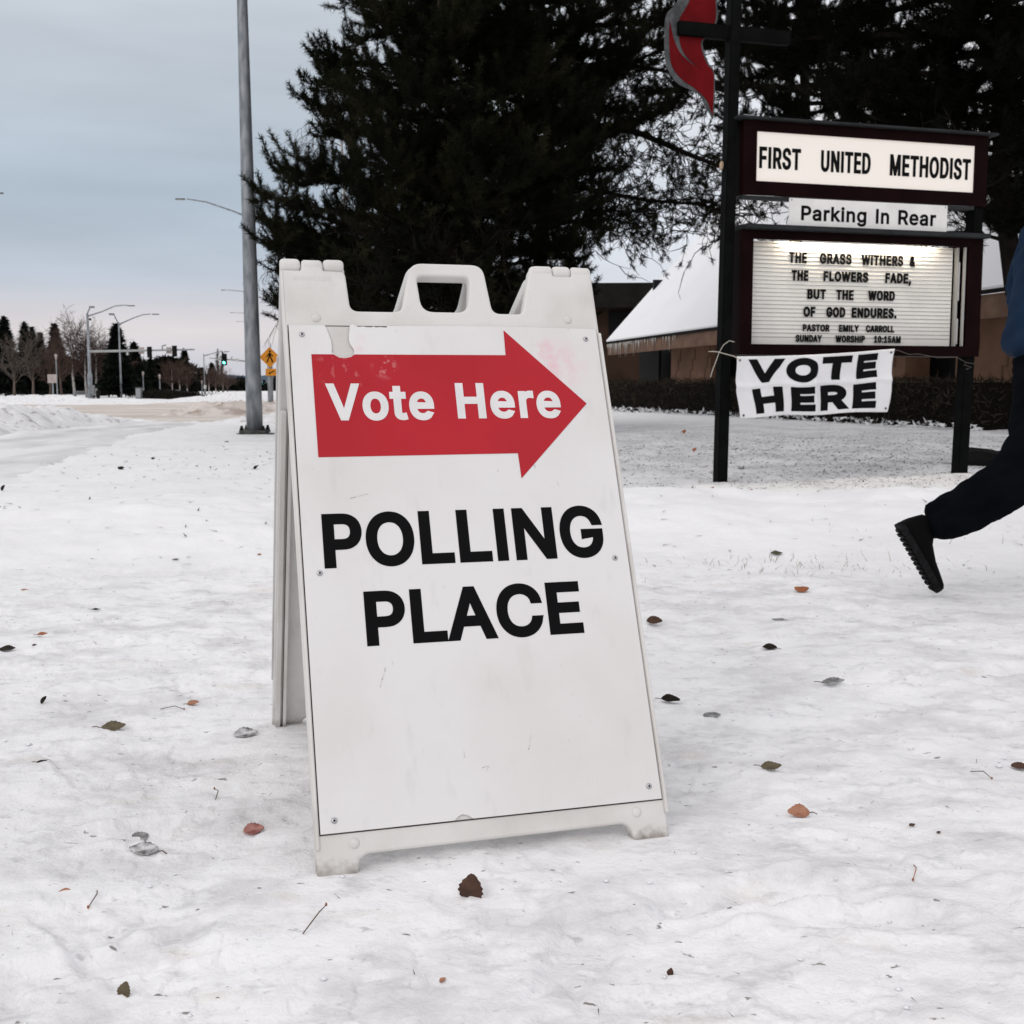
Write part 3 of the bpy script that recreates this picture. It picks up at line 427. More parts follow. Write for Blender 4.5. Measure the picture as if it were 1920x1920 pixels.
dirty_snow = mat('dirty_snow', (.80, .795, .80), .7, scale=7, col2=(.36, .33, .31), lo=.56, hi=.72, bump=.8, bscale=16)
sand_snow = mat('sandy_snow', (.66, .60, .56), .7, scale=2.2, col2=(.40, .33, .29), lo=.45, hi=.62, bump=.8, bscale=12)
def snow_bank(path, w, h, m, seed, nl=160, nw=34, lump=.35):
    """ploughed ridge of lumpy snow along a path of ground points"""
    P = [Vector((p[0], p[1], 0)) for p in path]
    L = [0]
    for a, b in zip(P, P[1:]): L.append(L[-1] + (b - a).length)
    V = []
    for a in range(nl):
        t = L[-1] * a / (nl - 1); k = max(i for i in range(len(P)) if L[i] <= t + 1e-9); k = min(k, len(P) - 2)
        q = P[k].lerp(P[k + 1], (t - L[k]) / (L[k + 1] - L[k])); d = (P[k + 1] - P[k]).normalized(); s = Vector((d.y, -d.x, 0))
        endf = min(1, 6 * a / nl, 6 * (nl - 1 - a) / nl)
        for b in range(nw):
            u = 2 * b / (nw - 1) - 1; p = q + s * u * w
            V.append((p.x, p.y, u, endf))
    V = np.array(V); x, y, u, e = V.T
    prof = np.clip(1 - np.abs(u + .18 * vnoise(x * .8, y * .8, seed)) ** 1.7, 0, 1) * e
    hh = h * prof * (.8 + .35 * fbm(x * .7, y * .7, seed + 1, 2)) + prof ** .5 * h * lump * (.5 * fbm(x * 3.1, y * 3.1, seed + 2, 3) + .35 * np.abs(fbm(x * 7, y * 7, seed + 3, 3)))
    z = ground_z(x, y) + np.where((np.abs(u) > .97) | (e < .02), -.03, hh)
    i, j = np.meshgrid(np.arange(nl - 1), np.arange(nw - 1), indexing='ij')
    f = np.stack([i * nw + j, i * nw + j + 1, (i + 1) * nw + j + 1, (i + 1) * nw + j], -1).reshape(-1, 4)
    o = np_mesh('snow_bank', np.stack([x, y, z], -1), f, m, None, True); return tag(o, kind='structure')
snow_bank([(-11.5, 10.5), (-9.3, 16), (-9.5, 21), (-9.3, 26.2)], 1.25, .40, dirty_snow, 40, 260, 44)
snow_bank([(-9.3, 31.5), (-7.6, 31), (-5.2, 32.5), (-3, 33)], 1.3, .30, sand_snow, 50, 120, 34, .6)
snow_bank([(-8.0, 37.5), (-6, 38.5), (-3, 38)], .9, .30, dirty_snow, 55, 90, 26)
snow_bank([(-44, 43), (-30, 55), (-19.5, 53.5), (-17, 54)], 3.2, .42, dirty_snow, 60, 120, 26, .3)
snow_bank([(-6.6, 26.4), (-4.4, 25.6), (-1.5, 25.4)], .6, .16, dirty_snow, 65, 110, 22, .7)
snow_bank([(-17.2, 52), (-13.5, 60), (-14.2, 75), (-15, 95)], 1.5, .36, dirty_snow, 68, 90, 20)

# ------------------------------------------------------------------ the folding board in front
YAW = math.radians(16.3)
ex = Vector((math.cos(YAW), math.sin(YAW), 0)); ey2 = Vector((-math.sin(YAW), math.cos(YAW), 0))
TILT = math.radians(22.9)
T0 = Vector((-.3162, 1.8692, .0665))                     # lower left corner of the printed sheet
board = thing('sandwich_board', 'white plastic folding sandwich board with red arrow and polling place lettering, standing in snow', 'sandwich board',
              (T0 + ex * .305 + ey2 * .42).to_tuple()[:2] + (0,), YAW)
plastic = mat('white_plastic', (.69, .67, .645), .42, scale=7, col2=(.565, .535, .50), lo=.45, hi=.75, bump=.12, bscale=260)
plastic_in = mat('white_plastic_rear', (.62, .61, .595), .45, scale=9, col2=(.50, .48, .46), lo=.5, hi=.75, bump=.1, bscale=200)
for m_ in (plastic, plastic_in):
    n, l = m_.node_tree.nodes, m_.node_tree.links; p = n['Principled BSDF']; src = p.inputs['Base Color'].links[0].from_socket
    t = N(n, 'ShaderNodeTexCoord'); s_ = N(n, 'ShaderNodeSeparateXYZ'); l.new(t.outputs['Object'], s_.inputs[0])
    nz_ = N(n, 'ShaderNodeTexNoise'); nz_.inputs['Scale'].default_value = 55; nz_.inputs['Detail'].default_value = 6; l.new(t.outputs['Object'], nz_.inputs['Vector'])
    ad = N(n, 'ShaderNodeMath', operation='MULTIPLY_ADD'); l.new(nz_.outputs['Fac'], ad.inputs[0]); ad.inputs[1].default_value = .05; l.new(s_.outputs['Z'], ad.inputs[2])
    r_ = N(n, 'ShaderNodeMapRange'); l.new(ad.outputs[0], r_.inputs[0]); r_.inputs[1].default_value = .050; r_.inputs[2].default_value = .024; r_.inputs[4].default_value = .85
    x_ = N(n, 'ShaderNodeMix', data_type='RGBA'); l.new(r_.outputs[0], x_.inputs[0]); l.new(src, x_.inputs[6]); x_.inputs[7].default_value = (.20, .165, .14, 1); l.new(x_.outputs[2], p.inputs['Base Color'])
Bi = Matrix.Translation(board.location) @ Matrix.Rotation(YAW, 4, 'Z'); Bi = Bi.inverted()
nrm = Vector((0, -math.cos(TILT), math.sin(TILT)))                       # outward from the front leaf, in board axes
upv = Vector((0, math.sin(TILT), math.cos(TILT)))
org = Bi @ T0
def leaf_matrix(off):      # u,v on the leaf, w outward
    o = org + nrm * off
    return Matrix(((1, 0, 0, o.x), (0, upv.y, nrm.y, o.y), (0, upv.z, nrm.z, o.z), (0, 0, 0, 1)))
top = org + upv * 1.05
def rear_matrix(off):      # mirrored about the hinge line
    m = leaf_matrix(off)
    R = Matrix.Translation((0, 2 * (top.y + .031), 0)) @ Matrix.Scale(-1, 4, Vector((0, 1, 0)))
    return R @ m
TH_L = .027
def leaf_outline(front):
    if front:
        tl = [(-.009, 1.040), (.030, 1.040), (.032, 1.062), (.071, 1.062), (.073, 1.040), (.114, 1.040)]; tlr = [.004, .003, .006, .006, .003, .012]
        tr = [(.489, 1.064), (.534, 1.064), (.536, 1.042), (.574, 1.042), (.576, 1.064), (.618, 1.062)]; trr = [.014, .006, .003, .003, .006, .014]
    else:
        tl = [(-.009, 1.062), (.030, 1.062), (.032, 1.040), (.071, 1.040), (.073, 1.062), (.114, 1.062)]; tlr = [.014, .006, .003, .003, .006, .014]
        tr = [(.489, 1.042), (.534, 1.042), (.536, 1.062), (.574, 1.062), (.576, 1.042), (.618, 1.042)]; trr = [.012, .003, .006, .006, .003, .004]
    pts = [(-.009, -.073)] + tl + [(.119, .956), (.218, .956), (.243, 1.062), (.390, 1.062), (.400, .956), (.461, .956)] + tr + [(.616, -.073), (.549, -.073), (.546, -.048), (.535, -.036), (.075, -.038), (.062, -.046), (.058, -.073)]
    rs = [.006] + tlr + [.016, .016, .024, .024, .016, .010] + trr + [.008, .008, .012, .012, .012, .012, .008]
    hole = [(.258, .9575), (.253, 1.034), (.360, 1.034), (.350, .9575)]
    hr = [.024, .012, .012, .024]
    return [round_poly(pts, rs), round_poly(hole, hr)]
curve_plate(leaf_outline(True), TH_L / 2, .005, 'front_leaf', plastic, board, leaf_matrix(-.003 - TH_L / 2))
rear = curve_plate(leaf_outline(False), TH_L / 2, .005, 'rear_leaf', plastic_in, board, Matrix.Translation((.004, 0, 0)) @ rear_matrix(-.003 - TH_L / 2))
bm = bmesh.new(); bm.from_mesh(rear.data); bmesh.ops.reverse_faces(bm, faces=bm.faces); bm.to_mesh(rear.data); bm.free()
# hinge knuckles: the rear leaf's barrels lie over the front leaf at the top
M0 = leaf_matrix(0)
for a, b in ((-.008, .029), (.074, .112), (.537, .573)):
    mb = MB(); pts = []
    n = 7; prof = [(a, .7), (a + .003, .92), (a + .008, 1), (b - .008, 1), (b - .003, .92), (b, .7)]
    mb.tube([M0 @ Vector((x, 1.0525, -.013)) for x, r in prof], [.0135 * r for x, r in prof], 16)
    mb.build('hinge_knuckle', plastic, board, True)
for a, b in ((.033, .070), (.490, .533), (.577, .617)):
    mb = MB(); prof = [(a, .75), (a + .004, 1), (b - .004, 1), (b, .75)]
    mb.tube([M0 @ Vector((x, 1.0525, -.014)) for x, r in prof], [.0125 * r for x, r in prof], 14)
    mb.build('hinge_knuckle', plastic, board, True)
# long stiffening grooves and side rails of the leaves
for u0 in (-.009, .6135):
    mb = MB(); mb.box((u0 + .003, .445, -.002), (.007, .94, .006)); o = mb.build('side_rail', plastic, board, bevel=.0015); o.data.transform(leaf_matrix(0))
for x_ in (.002, .613):
    mb = MB(); mb.box((x_ + .0035, .35, -.0385), (.011, .82, .017)); mb.box((x_ + .0185, .35, -.0385), (.008, .82, .017)); mb.box((x_ + .011, .35, -.034), (.0045, .80, .008)); o = mb.build('side_flange', plastic, board, bevel=.0015); o.data.transform(rear_matrix(0))
for x_ in (-.0065, .6225):
    mb = MB(); mb.box((x_, .47, -.016), (.004, .80, .008)); o = mb.build('edge_rib', plastic_in, board, bevel=.001); o.data.transform(rear_matrix(0))
# printed sheet, with a torn bite at the top and a chip at the bottom edge
def jag(a, b, n, amp, seed):
    r = random.Random(seed); a, b = Vector(a), Vector(b); d = b - a; nn = Vector((-d.y, d.x)).normalized()
    return [tuple(a + d * (k / n) + nn * (r.uniform(-amp, amp) if 0 < k < n else 0)) for k in range(n)]
tear = [(.0677, .9225), (.0712, .911), (.0765, .893), (.0772, .880), (.0768, .8663), (.083, .862), (.0907, .8572), (.103, .857), (.1128, .8593), (.1180, .8650), (.1190, .8730), (.1125, .8850), (.1105, .8950), (.1120, .908), (.1143, .9225)]
edge = [(0.0, 0.0)] + [(0, .9225)] + [p for a, b in zip(tear, tear[1:]) for p in jag(a, b, 3, .0006, int(a[0] * 9999))] + [tear[-1], (.119, .9262), (.124, .9235), (.130, .9205), (.141, .9215), (.147, .9193), (.156, .9195), (.159, .922), (.165, .9188), (.172, .9208), (.184, .919), (.186, .9228), (.30, .925), (.45, .9252), (.6096, .9225), (.6096, 0), (.2604, .0), (.252, .006), (.2418, .0092), (.234, .006), (.2272, .0)]
def panel_material(name, red):
    m = mat(name, (.745, .728, .722), .36); n, l = m.node_tree.nodes, m.node_tree.links; p = n['Principled BSDF']
    t = N(n, 'ShaderNodeTexCoord')
    uvw = N(n, 'ShaderNodeMapping'); uvw.inputs['Location'].default_value = (0, 0, 0); l.new(t.outputs['Object'], uvw.inputs[0])
    def nz(scale, st, lo, hi, off, det=6):
        mp_ = N(n, 'ShaderNodeMapping'); mp_.inputs['Scale'].default_value = st; mp_.inputs['Location'].default_value = off; l.new(t.outputs['Object'], mp_.inputs[0])
        a = N(n, 'ShaderNodeTexNoise'); a.inputs['Scale'].default_value = scale; a.inputs['Detail'].default_value = det; l.new(mp_.outputs[0], a.inputs['Vector'])
        r = N(n, 'ShaderNodeMapRange'); r.inputs[1].default_value = lo; r.inputs[2].default_value = hi; l.new(a.outputs['Fac'], r.inputs[0]); return r.outputs[0]
    def over(base, c, fac, k):
        f = N(n, 'ShaderNodeMath', operation='MULTIPLY'); f.inputs[1].default_value = k; l.new(fac, f.inputs[0])
        r = N(n, 'ShaderNodeMix', data_type='RGBA'); l.new(f.outputs[0], r.inputs[0])
        if isinstance(base, tuple): r.inputs[6].default_value = (*base, 1)
        else: l.new(base, r.inputs[6])
        r.inputs[7].default_value = (*c, 1); return r.outputs[2]
    def spot(c, r0, fac):
        d = N(n, 'ShaderNodeVectorMath', operation='DISTANCE'); l.new(t.outputs['Object'], d.inputs[0]); d.inputs[1].default_value = c
        r = N(n, 'ShaderNodeMapRange', interpolation_type='SMOOTHSTEP'); r.inputs[1].default_value = r0; r.inputs[2].default_value = r0 * .15; l.new(d.outputs['Value'], r.inputs[0])
        f = N(n, 'ShaderNodeMath', operation='MULTIPLY'); l.new(r.outputs[0], f.inputs[0]); l.new(fac, f.inputs[1]); return f.outputs[0]
    L = leaf_matrix(0)
    if red:
        c = over((.46, .016, .026), (.40, .013, .022), nz(4, (1, 1, 1), .35, .65, (0, 0, 0)), 1)
        c = over(c, (.62, .22, .22), spot(L @ Vector((.10, .84, 0)), .07, nz(60, (1, 1, .7), .56, .66, (3, 0, 0))), .55)
        c = over(c, (.66, .32, .32), spot(L @ Vector((.175, .838, 0)), .03, nz(70, (1, 1, 1), .5, .6, (1, 5, 0))), .7)
        c = over(c, (.64, .32, .32), nz(45, (1, 1, 2), .76, .79, (9, 2, 0)), .5)
    else:
        c = over((.745, .728, .722), (.67, .642, .622), nz(3.0, (1, 1, 1), .42, .70, (0, 0, 0)), .9)
        c = over(c, (.60, .58, .565), nz(17, (1.8, 1, .5), .60, .76, (5, 0, 1)), .5)
        c = over(c, (.42, .40, .39), nz(60, (2.2, 1, .5), .70, .76, (1, 4, 2)), .55)
        c = over(c, (.76, .45, .49), spot(L @ Vector((.525, .845, 0)), .075, nz(26, (1, 1, 1), .40, .66, (2, 1, 0))), .62)
        c = over(c, (.74, .40, .45), spot(L @ Vector((.50, .875, 0)), .035, nz(40, (1, 1, 1), .45, .62, (0, 7, 0))), .5)
        c = over(c, (.76, .55, .58), spot(L @ Vector((.125, .885, 0)), .03, nz(40, (1, 1, 1), .4, .6, (8, 7, 0))), .5)
    l.new(c, p.inputs['Base Color']); return m
paper, redm = panel_material('printed_sheet', False), panel_material('arrow_red', True)
black = mat('vinyl_black', (.0055, .0055, .006), .6, spec=.04)
white = mat('vinyl_white', (.745, .728, .722), .38, .06, 20)
ML = leaf_matrix(0)
def flat_plate(name, poly, m, parent, M, th=.0016, base=0.0, bow=None):
    mb = MB(); n = len(poly)
    vs = [(p[0], p[1], base + th) for p in poly] + [(p[0], p[1], base) for p in poly]
    tri = tessellate_polygon([[Vector((p[0], p[1], 0)) for p in poly]])
    fs = []
    for t in tri:
        a, b, c = [Vector(poly[i]) for i in t]
        cr_ = (b - a).cross(c - a); fs.append(tuple(t) if cr_ > 0 else tuple(t[::-1]))
    fs += [(i, i + n, (i + 1) % n + n, (i + 1) % n) for i in range(n)]
    if bow: vs = [bow(*v) for v in vs]
    me = bpy.data.meshes.new(name); me.from_pydata(vs, [], fs)
    b = bmesh.new(); b.from_mesh(me); bmesh.ops.recalc_face_normals(b, faces=b.faces); b.to_mesh(me); b.free()
    if M: me.transform(M)
    return link(name, me, m, parent)
gap_m = mat('painted_gap_shadow', (.10, .085, .075), .9, .5, 30)  # shadow line between sheet and frame, painted as thin dark strips
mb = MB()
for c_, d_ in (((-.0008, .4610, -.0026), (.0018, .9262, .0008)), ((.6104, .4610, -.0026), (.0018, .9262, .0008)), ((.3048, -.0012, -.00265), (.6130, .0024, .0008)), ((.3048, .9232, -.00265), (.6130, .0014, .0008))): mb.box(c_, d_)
mb.build('gap_shadow_strip', gap_m, board).data.transform(ML)
sheet_o = flat_plate('printed_sheet', edge, paper, board, ML, .002, -.0012)
arrow = [(.0385, .863), (.0385, .6600), (.4162, .6612), (.4174, .6106), (.5685, .7621), (.4160, .9170), (.4145, .8640)]
# the torn strip also took a bite out of the arrow
arrow = [(.0385, .863), (.0385, .6600), (.4162, .6612), (.4174, .6106), (.5685, .7621), (.4160, .9170), (.4145, .8640), (.1195, .8632)] + [(.1165, .8618), (.1128, .8583), (.103, .856), (.0907, .8562), (.083, .861), (.0790, .8632)]
ao = flat_plate('arrow', arrow, redm, sheet_o, ML, .0006, .0009)
lettering('lettering', 'Vote', (.0611, .2619, .7297, .8040), .0036, white, ao, ML @ Matrix.Translation((0, 0, .0015)), th=.0005)
lettering('lettering', 'Here', (.3062, .5138, .7315, .8050), .0036, white, ao, ML @ Matrix.Translation((0, 0, .0015)), th=.0005)
lettering('lettering', 'POLLING', (.0364, .5655, .4505, .5535), .0049, black, sheet_o, ML @ Matrix.Translation((0, 0, .0009)), th=.0005, track=-26)
lettering('lettering', 'PLACE', (.1011, .5035, .3075, .4080), .0049, black, sheet_o, ML @ Matrix.Translation((0, 0, .0009)), th=.0005, track=-26)
lettering('embossed_lettering', 'SIGNICADE', (.014, .086, 1.018, 1.0265), .0003, plastic, board, ML @ Matrix.Translation((0, 0, -.0032)), th=.0007)
steel = mat('screw_steel', (.45, .45, .46), .35, metal=.9); dark_hole = mat('socket_dark', (.02, .02, .02), .6)
for (u, v) in [(.0235, .9031), (.5851, .9002), (.0272, .4438), (.5833, .448), (.0239, .0203), (.5881, .0238)]:
    mb = MB(); mb.lathe([(.0052, 0), (.0052, .0012), (.0040, .0024), (.002, .0028)], 16); s = mb.build('screw', steel, board, True)
    s.data.transform(ML @ Matrix.Translation((u, v, .0006)))
    mb = MB(); mb.lathe([(.0019, .0020), (.0019, .0032)], 8); h = mb.build('socket', dark_hole, s); h.data.transform(ML @ Matrix.Translation((u, v, .0006)))
for (u, v, r) in [(.0525, .9396, .009), (.5536, .9443, .009), (.0548, -.0192, .009), (.5595, -.0188, .009)]:
    mb = MB(); mb.lathe([(r, -.001), (r, .0005), (r * .7, .0024), (r * .3, .0032), (r * .1, .0033)], 20); s = mb.build('bolt_boss', plastic, board, True)
    s.data.transform(ML @ Matrix.Translation((u, v, -.003)))
scuff = mat('scuff', (.33, .31, .30), .6, scale=120, col2=(.62, .60, .59), lo=.4, hi=.55)
for pts in ([(.118, .236), (.122, .248), (.128, .262), (.1305, .272)], [(.372, .107), (.377, .121), (.380, .135)], [(.285, .083), (.293, .0855), (.299, .083)], [(.090, .580), (.105, .584), (.128, .589)]):
    mb = MB()
    for a, b in zip(pts, pts[1:]):
        r = random.uniform(.0006, .0012); d = Vector((b[0] - a[0], b[1] - a[1])).normalized(); nn = Vector((-d.y, d.x)) * r
        b = (a[0] + (b[0] - a[0]) * .8, a[1] + (b[1] - a[1]) * .8)
        mb.add([(a[0] - nn.x, a[1] - nn.y, 0), (b[0] - nn.x * .4, b[1] - nn.y * .4, 0), (b[0] + nn.x * .4, b[1] + nn.y * .4, 0), (a[0] + nn.x, a[1] + nn.y, 0)], [(0, 1, 2, 3)])
    o = mb.build('scuff_mark', scuff, sheet_o); o.data.transform(ML @ Matrix.Translation((0, 0, .0012)))

# ------------------------------------------------------------------ the church's illuminated sign
SY = math.radians(16.5)
sb = G(1351, 905)
sign = thing('church_sign', 'dark maroon lit letterboard sign on two posts with red flame and cross', 'church sign', (sb[0], sb[1], 0), SY)
# sign axes: x along the face, -y towards the street, z up
post_m = mat('post_dark', (.0045, .0048, .0048), .6, .4, 6, spec=.03); maroon = mat('maroon_paint', (.0085, .0020, .0023), .45, .35, 5, spec=.03)
trim_m = mat('trim_grey', (.026, .028, .029), .55, .3, 9, spec=.10); lit = mat('lit_panel', (.50, .485, .465), .45, emit=(1, .88, .77), estr=.40)
snowcap = mat('snow_cap', (.8, .8, .82), .7, bump=.5, bscale=30)
def post(x0, x1, ztop, w, d):
    mb = MB(); vs = []
    for z, cx in ((-.25, x0), (ztop, x1)): vs += [(cx - w / 2, -.02 + d, z), (cx + w / 2, -.02 + d, z), (cx + w / 2, -.02, z), (cx - w / 2, -.02, z)]
    mb.add(vs, [(0, 1, 2, 3), (7, 6, 5, 4), (0, 4, 5, 1), (1, 5, 6, 2), (2, 6, 7, 3), (3, 7, 4, 0)]); return mb.build('post', post_m, sign, bevel=.006)
post(.008, .066, 5.05, .090, .10); post(2.345, 2.415, 2.90, .10, .11)
def cabinet(x0, x1, z0, z1, y0, y1, ox0, ox1, oz0, oz1, lip, name):
    """frame box open at the front, with the opening ox/oz"""
    mb = MB()
    mb.box(((x0 + ox0) / 2, (y0 + y1) / 2, (z0 + z1) / 2), (ox0 - x0, y1 - y0, z1 - z0)); mb.box(((x1 + ox1) / 2, (y0 + y1) / 2, (z0 + z1) / 2), (x1 - ox1, y1 - y0, z1 - z0))
    mb.box(((ox0 + ox1) / 2, (y0 + y1) / 2, (z0 + oz0) / 2), (ox1 - ox0, y1 - y0, oz0 - z0)); 
    if lip:
        mb.box(((ox0 + ox1) / 2, y0 + .012, (z1 + oz1) / 2), (ox1 - ox0, .024, z1 - oz1)); mb.box(((ox0 + ox1) / 2, (y0 + .024 + y1) / 2, z1 - .007), (ox1 - ox0, y1 - y0 - .024, .014))
    else: mb.box(((ox0 + ox1) / 2, (y0 + y1) / 2, (z1 + oz1) / 2), (ox1 - ox0, y1 - y0, z1 - oz1))
    mb.box(((ox0 + ox1) / 2, y1 - .01, (oz0 + oz1) / 2), (ox1 - ox0, .018, oz1 - oz0))
    return mb.build(name, maroon, sign)
cabinet(.115, 2.44, 2.335, 2.925, -.06, .20, .237, 2.311, 2.446, 2.838, False, 'name_cabinet')
mb = MB(); mb.box((1.275, .07, 2.934), (2.46, .36, .022)); mb.build('cap', trim_m, sign, bevel=.004)
def lumpy(name, x0, x1, y0, y1, z, h, parent, seed, n=90, m_=9):
    xs, ys = np.meshgrid(np.linspace(x0, x1, n), np.linspace(y0, y1, m_), indexing='ij')
    e = np.minimum(1, np.minimum(np.arange(m_), m_ - 1 - np.arange(m_)) / 1.5)[None, :] * np.minimum(1, np.minimum(np.arange(n), n - 1 - np.arange(n)) / 3.0)[:, None]
    zz = z + h * e ** .5 * np.clip(.55 + .9 * fbm(xs * 2.3, ys * 9, seed, 4), 0, 2) - .002
    i, j = np.meshgrid(np.arange(n - 1), np.arange(m_ - 1), indexing='ij')
    f = np.stack([i * m_ + j, (i + 1) * m_ + j, (i + 1) * m_ + j + 1, i * m_ + j + 1], -1).reshape(-1, 4)
    return np_mesh(name, np.stack([xs, ys, zz], -1), f, snowcap, parent, True)
lumpy('snow_cap', .06, 2.2, -.10, .22, 2.945, .022, sign, 5)
mb = MB(); mb.box((1.274, -.035, 2.642), (2.073, .02, .391)); nb = mb.build('name_panel', lit, sign)
MS = Matrix(((1, 0, 0, 0), (0, 0, -1, 0), (0, 1, 0, 0), (0, 0, 0, 1)))     # (x, z, out) -> sign axes
Mn = Matrix.Translation((0, -.0455, 0)) @ MS
for w, b in (('FIRST', (.266, .642, 2.548, 2.722)), ('UNITED', (.830, 1.295, 2.549, 2.722)), ('METHODIST', (1.483, 2.276, 2.549, 2.727))):
    lettering('lettering', w, b, .0065, black, nb, Mn, th=.006)
for x0, x1 in ((.115, .532), (2.044, 2.315)):
    mb = MB(); mb.box(((x0 + x1) / 2, -.03, 2.316), (x1 - x0, .07, .030)); br = mb.build('ledge', trim_m, sign); lumpy('snow_cap', x0 + .004, x1 - .004, -.068, .0, 2.329, .010, br, 15, 24, 6)
pw = mat('sign_white', (.78, .76, .74), .45, .08, 6)
mb = MB(); mb.box((1.285, -.075, 2.212), (1.512, .006, .222)); pk = mb.build('parking_panel', pw, sign, bevel=.002)
for w, b in (('Parking', (.641, 1.252, 2.116, 2.269)), ('In', (1.343, 1.470, 2.146, 2.267)), ('Rear', (1.559, 1.928, 2.145, 2.268))):
    lettering('lettering', w, b, .0055, black, pk, Matrix.Translation((0, -.0785, 0)) @ MS, th=.0012)
for x in (.55, 2.02):
    mb = MB(); mb.lathe([(.008, 0), (.008, .004), (.004, .006)], 10); o = mb.build('bolt', steel, pk, True); o.data.transform(Matrix.Translation((x, -.078, 2.308)) @ Matrix.Rotation(math.pi / 2, 4, 'X'))
# letterboard with lamp tube behind its upper lip
cabinet(.125, 2.43, 1.052, 2.062, -.06, .22, .225, 2.285, 1.140, 1.987, True, 'letter_cabinet')
mb = MB(); mb.box((1.285, .05, 2.078), (2.33, .36, .040)); mb.build('visor', trim_m, sign, bevel=.005)
boardm = mat('letterboard', (.76, .74, .69), .5, .1, 3)
mb = MB(); mb.box((1.215, .055, 1.5635), (1.98, .012, .845)); lb = mb.build('letter_panel', boardm, sign)
mb = MB()
for k in range(24):
    z = 1.205 + k * .0333
    mb.box((1.215, .0475, z), (1.972, .005, .0042))
groove = mat('track_grey', (.30, .295, .28), .5); mb.build('letter_track', groove, lb)
Mb = Matrix.Translation((0, .0395, 0)) @ MS
LINES = [[('THE', .607, .772), ('GRASS', .894, 1.198), ('WITHERS', 1.295, 1.702), ('&', 1.768, 1.822), (1.815, 1.904)],
         [('THE', .634, .791), ('FLOWERS', .935, 1.365), ('FADE,', 1.532, 1.787), (1.672, 1.757)],
         [('BUT', .787, .962), ('THE', 1.062, 1.228), ('WORD', 1.370, 1.632), (1.521, 1.606)],
         [('OF', .755, .867), ('GOD', .972, 1.153), ('ENDURES.', 1.216, 1.654), (1.374, 1.460)],
         [('PASTOR', .753, 1.005), ('EMILY', 1.098, 1.289), ('CARROLL', 1.359, 1.636), (1.254, 1.313)],
         [('SUNDAY', .688, .934), ('WORSHIP', 1.067, 1.351), ('10:15AM', 1.442, 1.704), (1.165, 1.225)]]
for ln in LINES:
    z0, z1 = ln[-1]
    for (w, a, b) in ln[:-1]:
        zz0 = z0 - (.017 if ',' in w else 0)
        lettering('lettering', w, (a, b, zz0, z1), .0055 if z1 - z0 > .07 else .0035, black, lb, Mb, th=.003)
tubem = mat('lamp_tube', (.9, .9, .9), .4, emit=(1, .86, .66), estr=75.0)
mb = MB(); mb.tube([(.55, -.018, 2.020), (1.98, -.018, 2.020)], .013, 12); mb.build('lamp_tube', tubem, sign, True)
alu = mat('aluminium', (.42, .42, .41), .45, metal=.6)
mb = MB(); mb.box((2.232, .03, 1.5635), (.012, .05, .845)); mb.box((2.268, -.03, 1.5635), (.010, .03, .845)); mb.build('sliding_track', alu, sign)
mb = MB(); mb.box((2.250, .02, 1.70), (.016, .012, .33)); mb.box((2.250, .02, 1.27), (.016, .012, .22)); mb.build('edge_strip', pw, sign)
# crossbar, flame
mb = MB(); mb.box((.06, .035, 3.602), (.985, .07, .108)); mb.build('crossbar', post_m, sign, bevel=.005)
flame = mat('flame_red', (.125, .0042, .006), .45, .25, 6, spec=.05); silver = mat('flame_edge', (.075, .08, .082), .5, .5, 14, metal=.0)
def sp(pts, k=6):
    out = []; P = [Vector(p) for p in pts]
    for i in range(len(P) - 1):
        p0, p1, p2, p3 = P[max(i - 1, 0)], P[i], P[i + 1], P[min(i + 2, len(P) - 1)]
        for t in range(k):
            t /= k; out.append(tuple(.5 * ((2 * p1) + (p2 - p0) * t + (2 * p0 - 5 * p1 + 4 * p2 - p3) * t * t + (3 * p1 - p0 - 3 * p2 + p3) * t ** 3)))
    return out + [tuple(P[-1])]
MF = Matrix.Translation((0, .05, 0)) @ MS
outer_l = sp([(-.112, 2.93), (-.182, 3.041), (-.252, 3.126), (-.421, 3.189), (-.515, 3.315), (-.536, 3.461), (-.529, 3.682), (-.46, 3.775), (-.40, 3.85), (-.33, 4.02), (-.30, 4.16), (-.22, 4.46)])
outer_r = sp([(-.11, 4.16), (-.092, 3.98), (-.088, 3.84), (-.088, 3.68), (-.185, 3.554), (-.206, 3.486), (-.155, 3.365), (-.098, 3.275), (-.100, 2.955)])
fo = flat_plate('flame_backing', outer_l + outer_r, silver, sign, MF, .006, 0)
fr1 = sp([(-.112, 2.955), (-.166, 3.072), (-.269, 3.155), (-.388, 3.221), (-.473, 3.318), (-.496, 3.464), (-.499, 3.663)]) + sp([(-.469, 3.54), (-.408, 3.427), (-.306, 3.346), (-.187, 3.295)])[1:] + sp([(-.272, 3.333), (-.366, 3.415), (-.410, 3.515), (-.412, 3.648), (-.405, 3.693), (-.332, 3.817), (-.28, 3.97), (-.25, 4.12), (-.20, 4.36)])[0:] + sp([(-.135, 4.14), (-.108, 3.98), (-.105, 3.837), (-.105, 3.681), (-.201, 3.554), (-.225, 3.486), (-.171, 3.356), (-.110, 3.271), (-.112, 2.955)])[:-1]
for tag_, poly in (('flame', fr1),):
    flat_plate(tag_, poly, flame, fo, MF, .004, .0065)
mb = MB(); mb.lathe([(.036, 0), (.036, .003), (.03, .005)], 20); o = mb.build('sticker', mat('sticker_tan', (.50, .36, .24), .5, .5, 60), sign, True); o.data.transform(Matrix.Translation((-.022, .045, 2.57)) @ Matrix.Rotation(-math.pi / 2, 4, 'Y'))

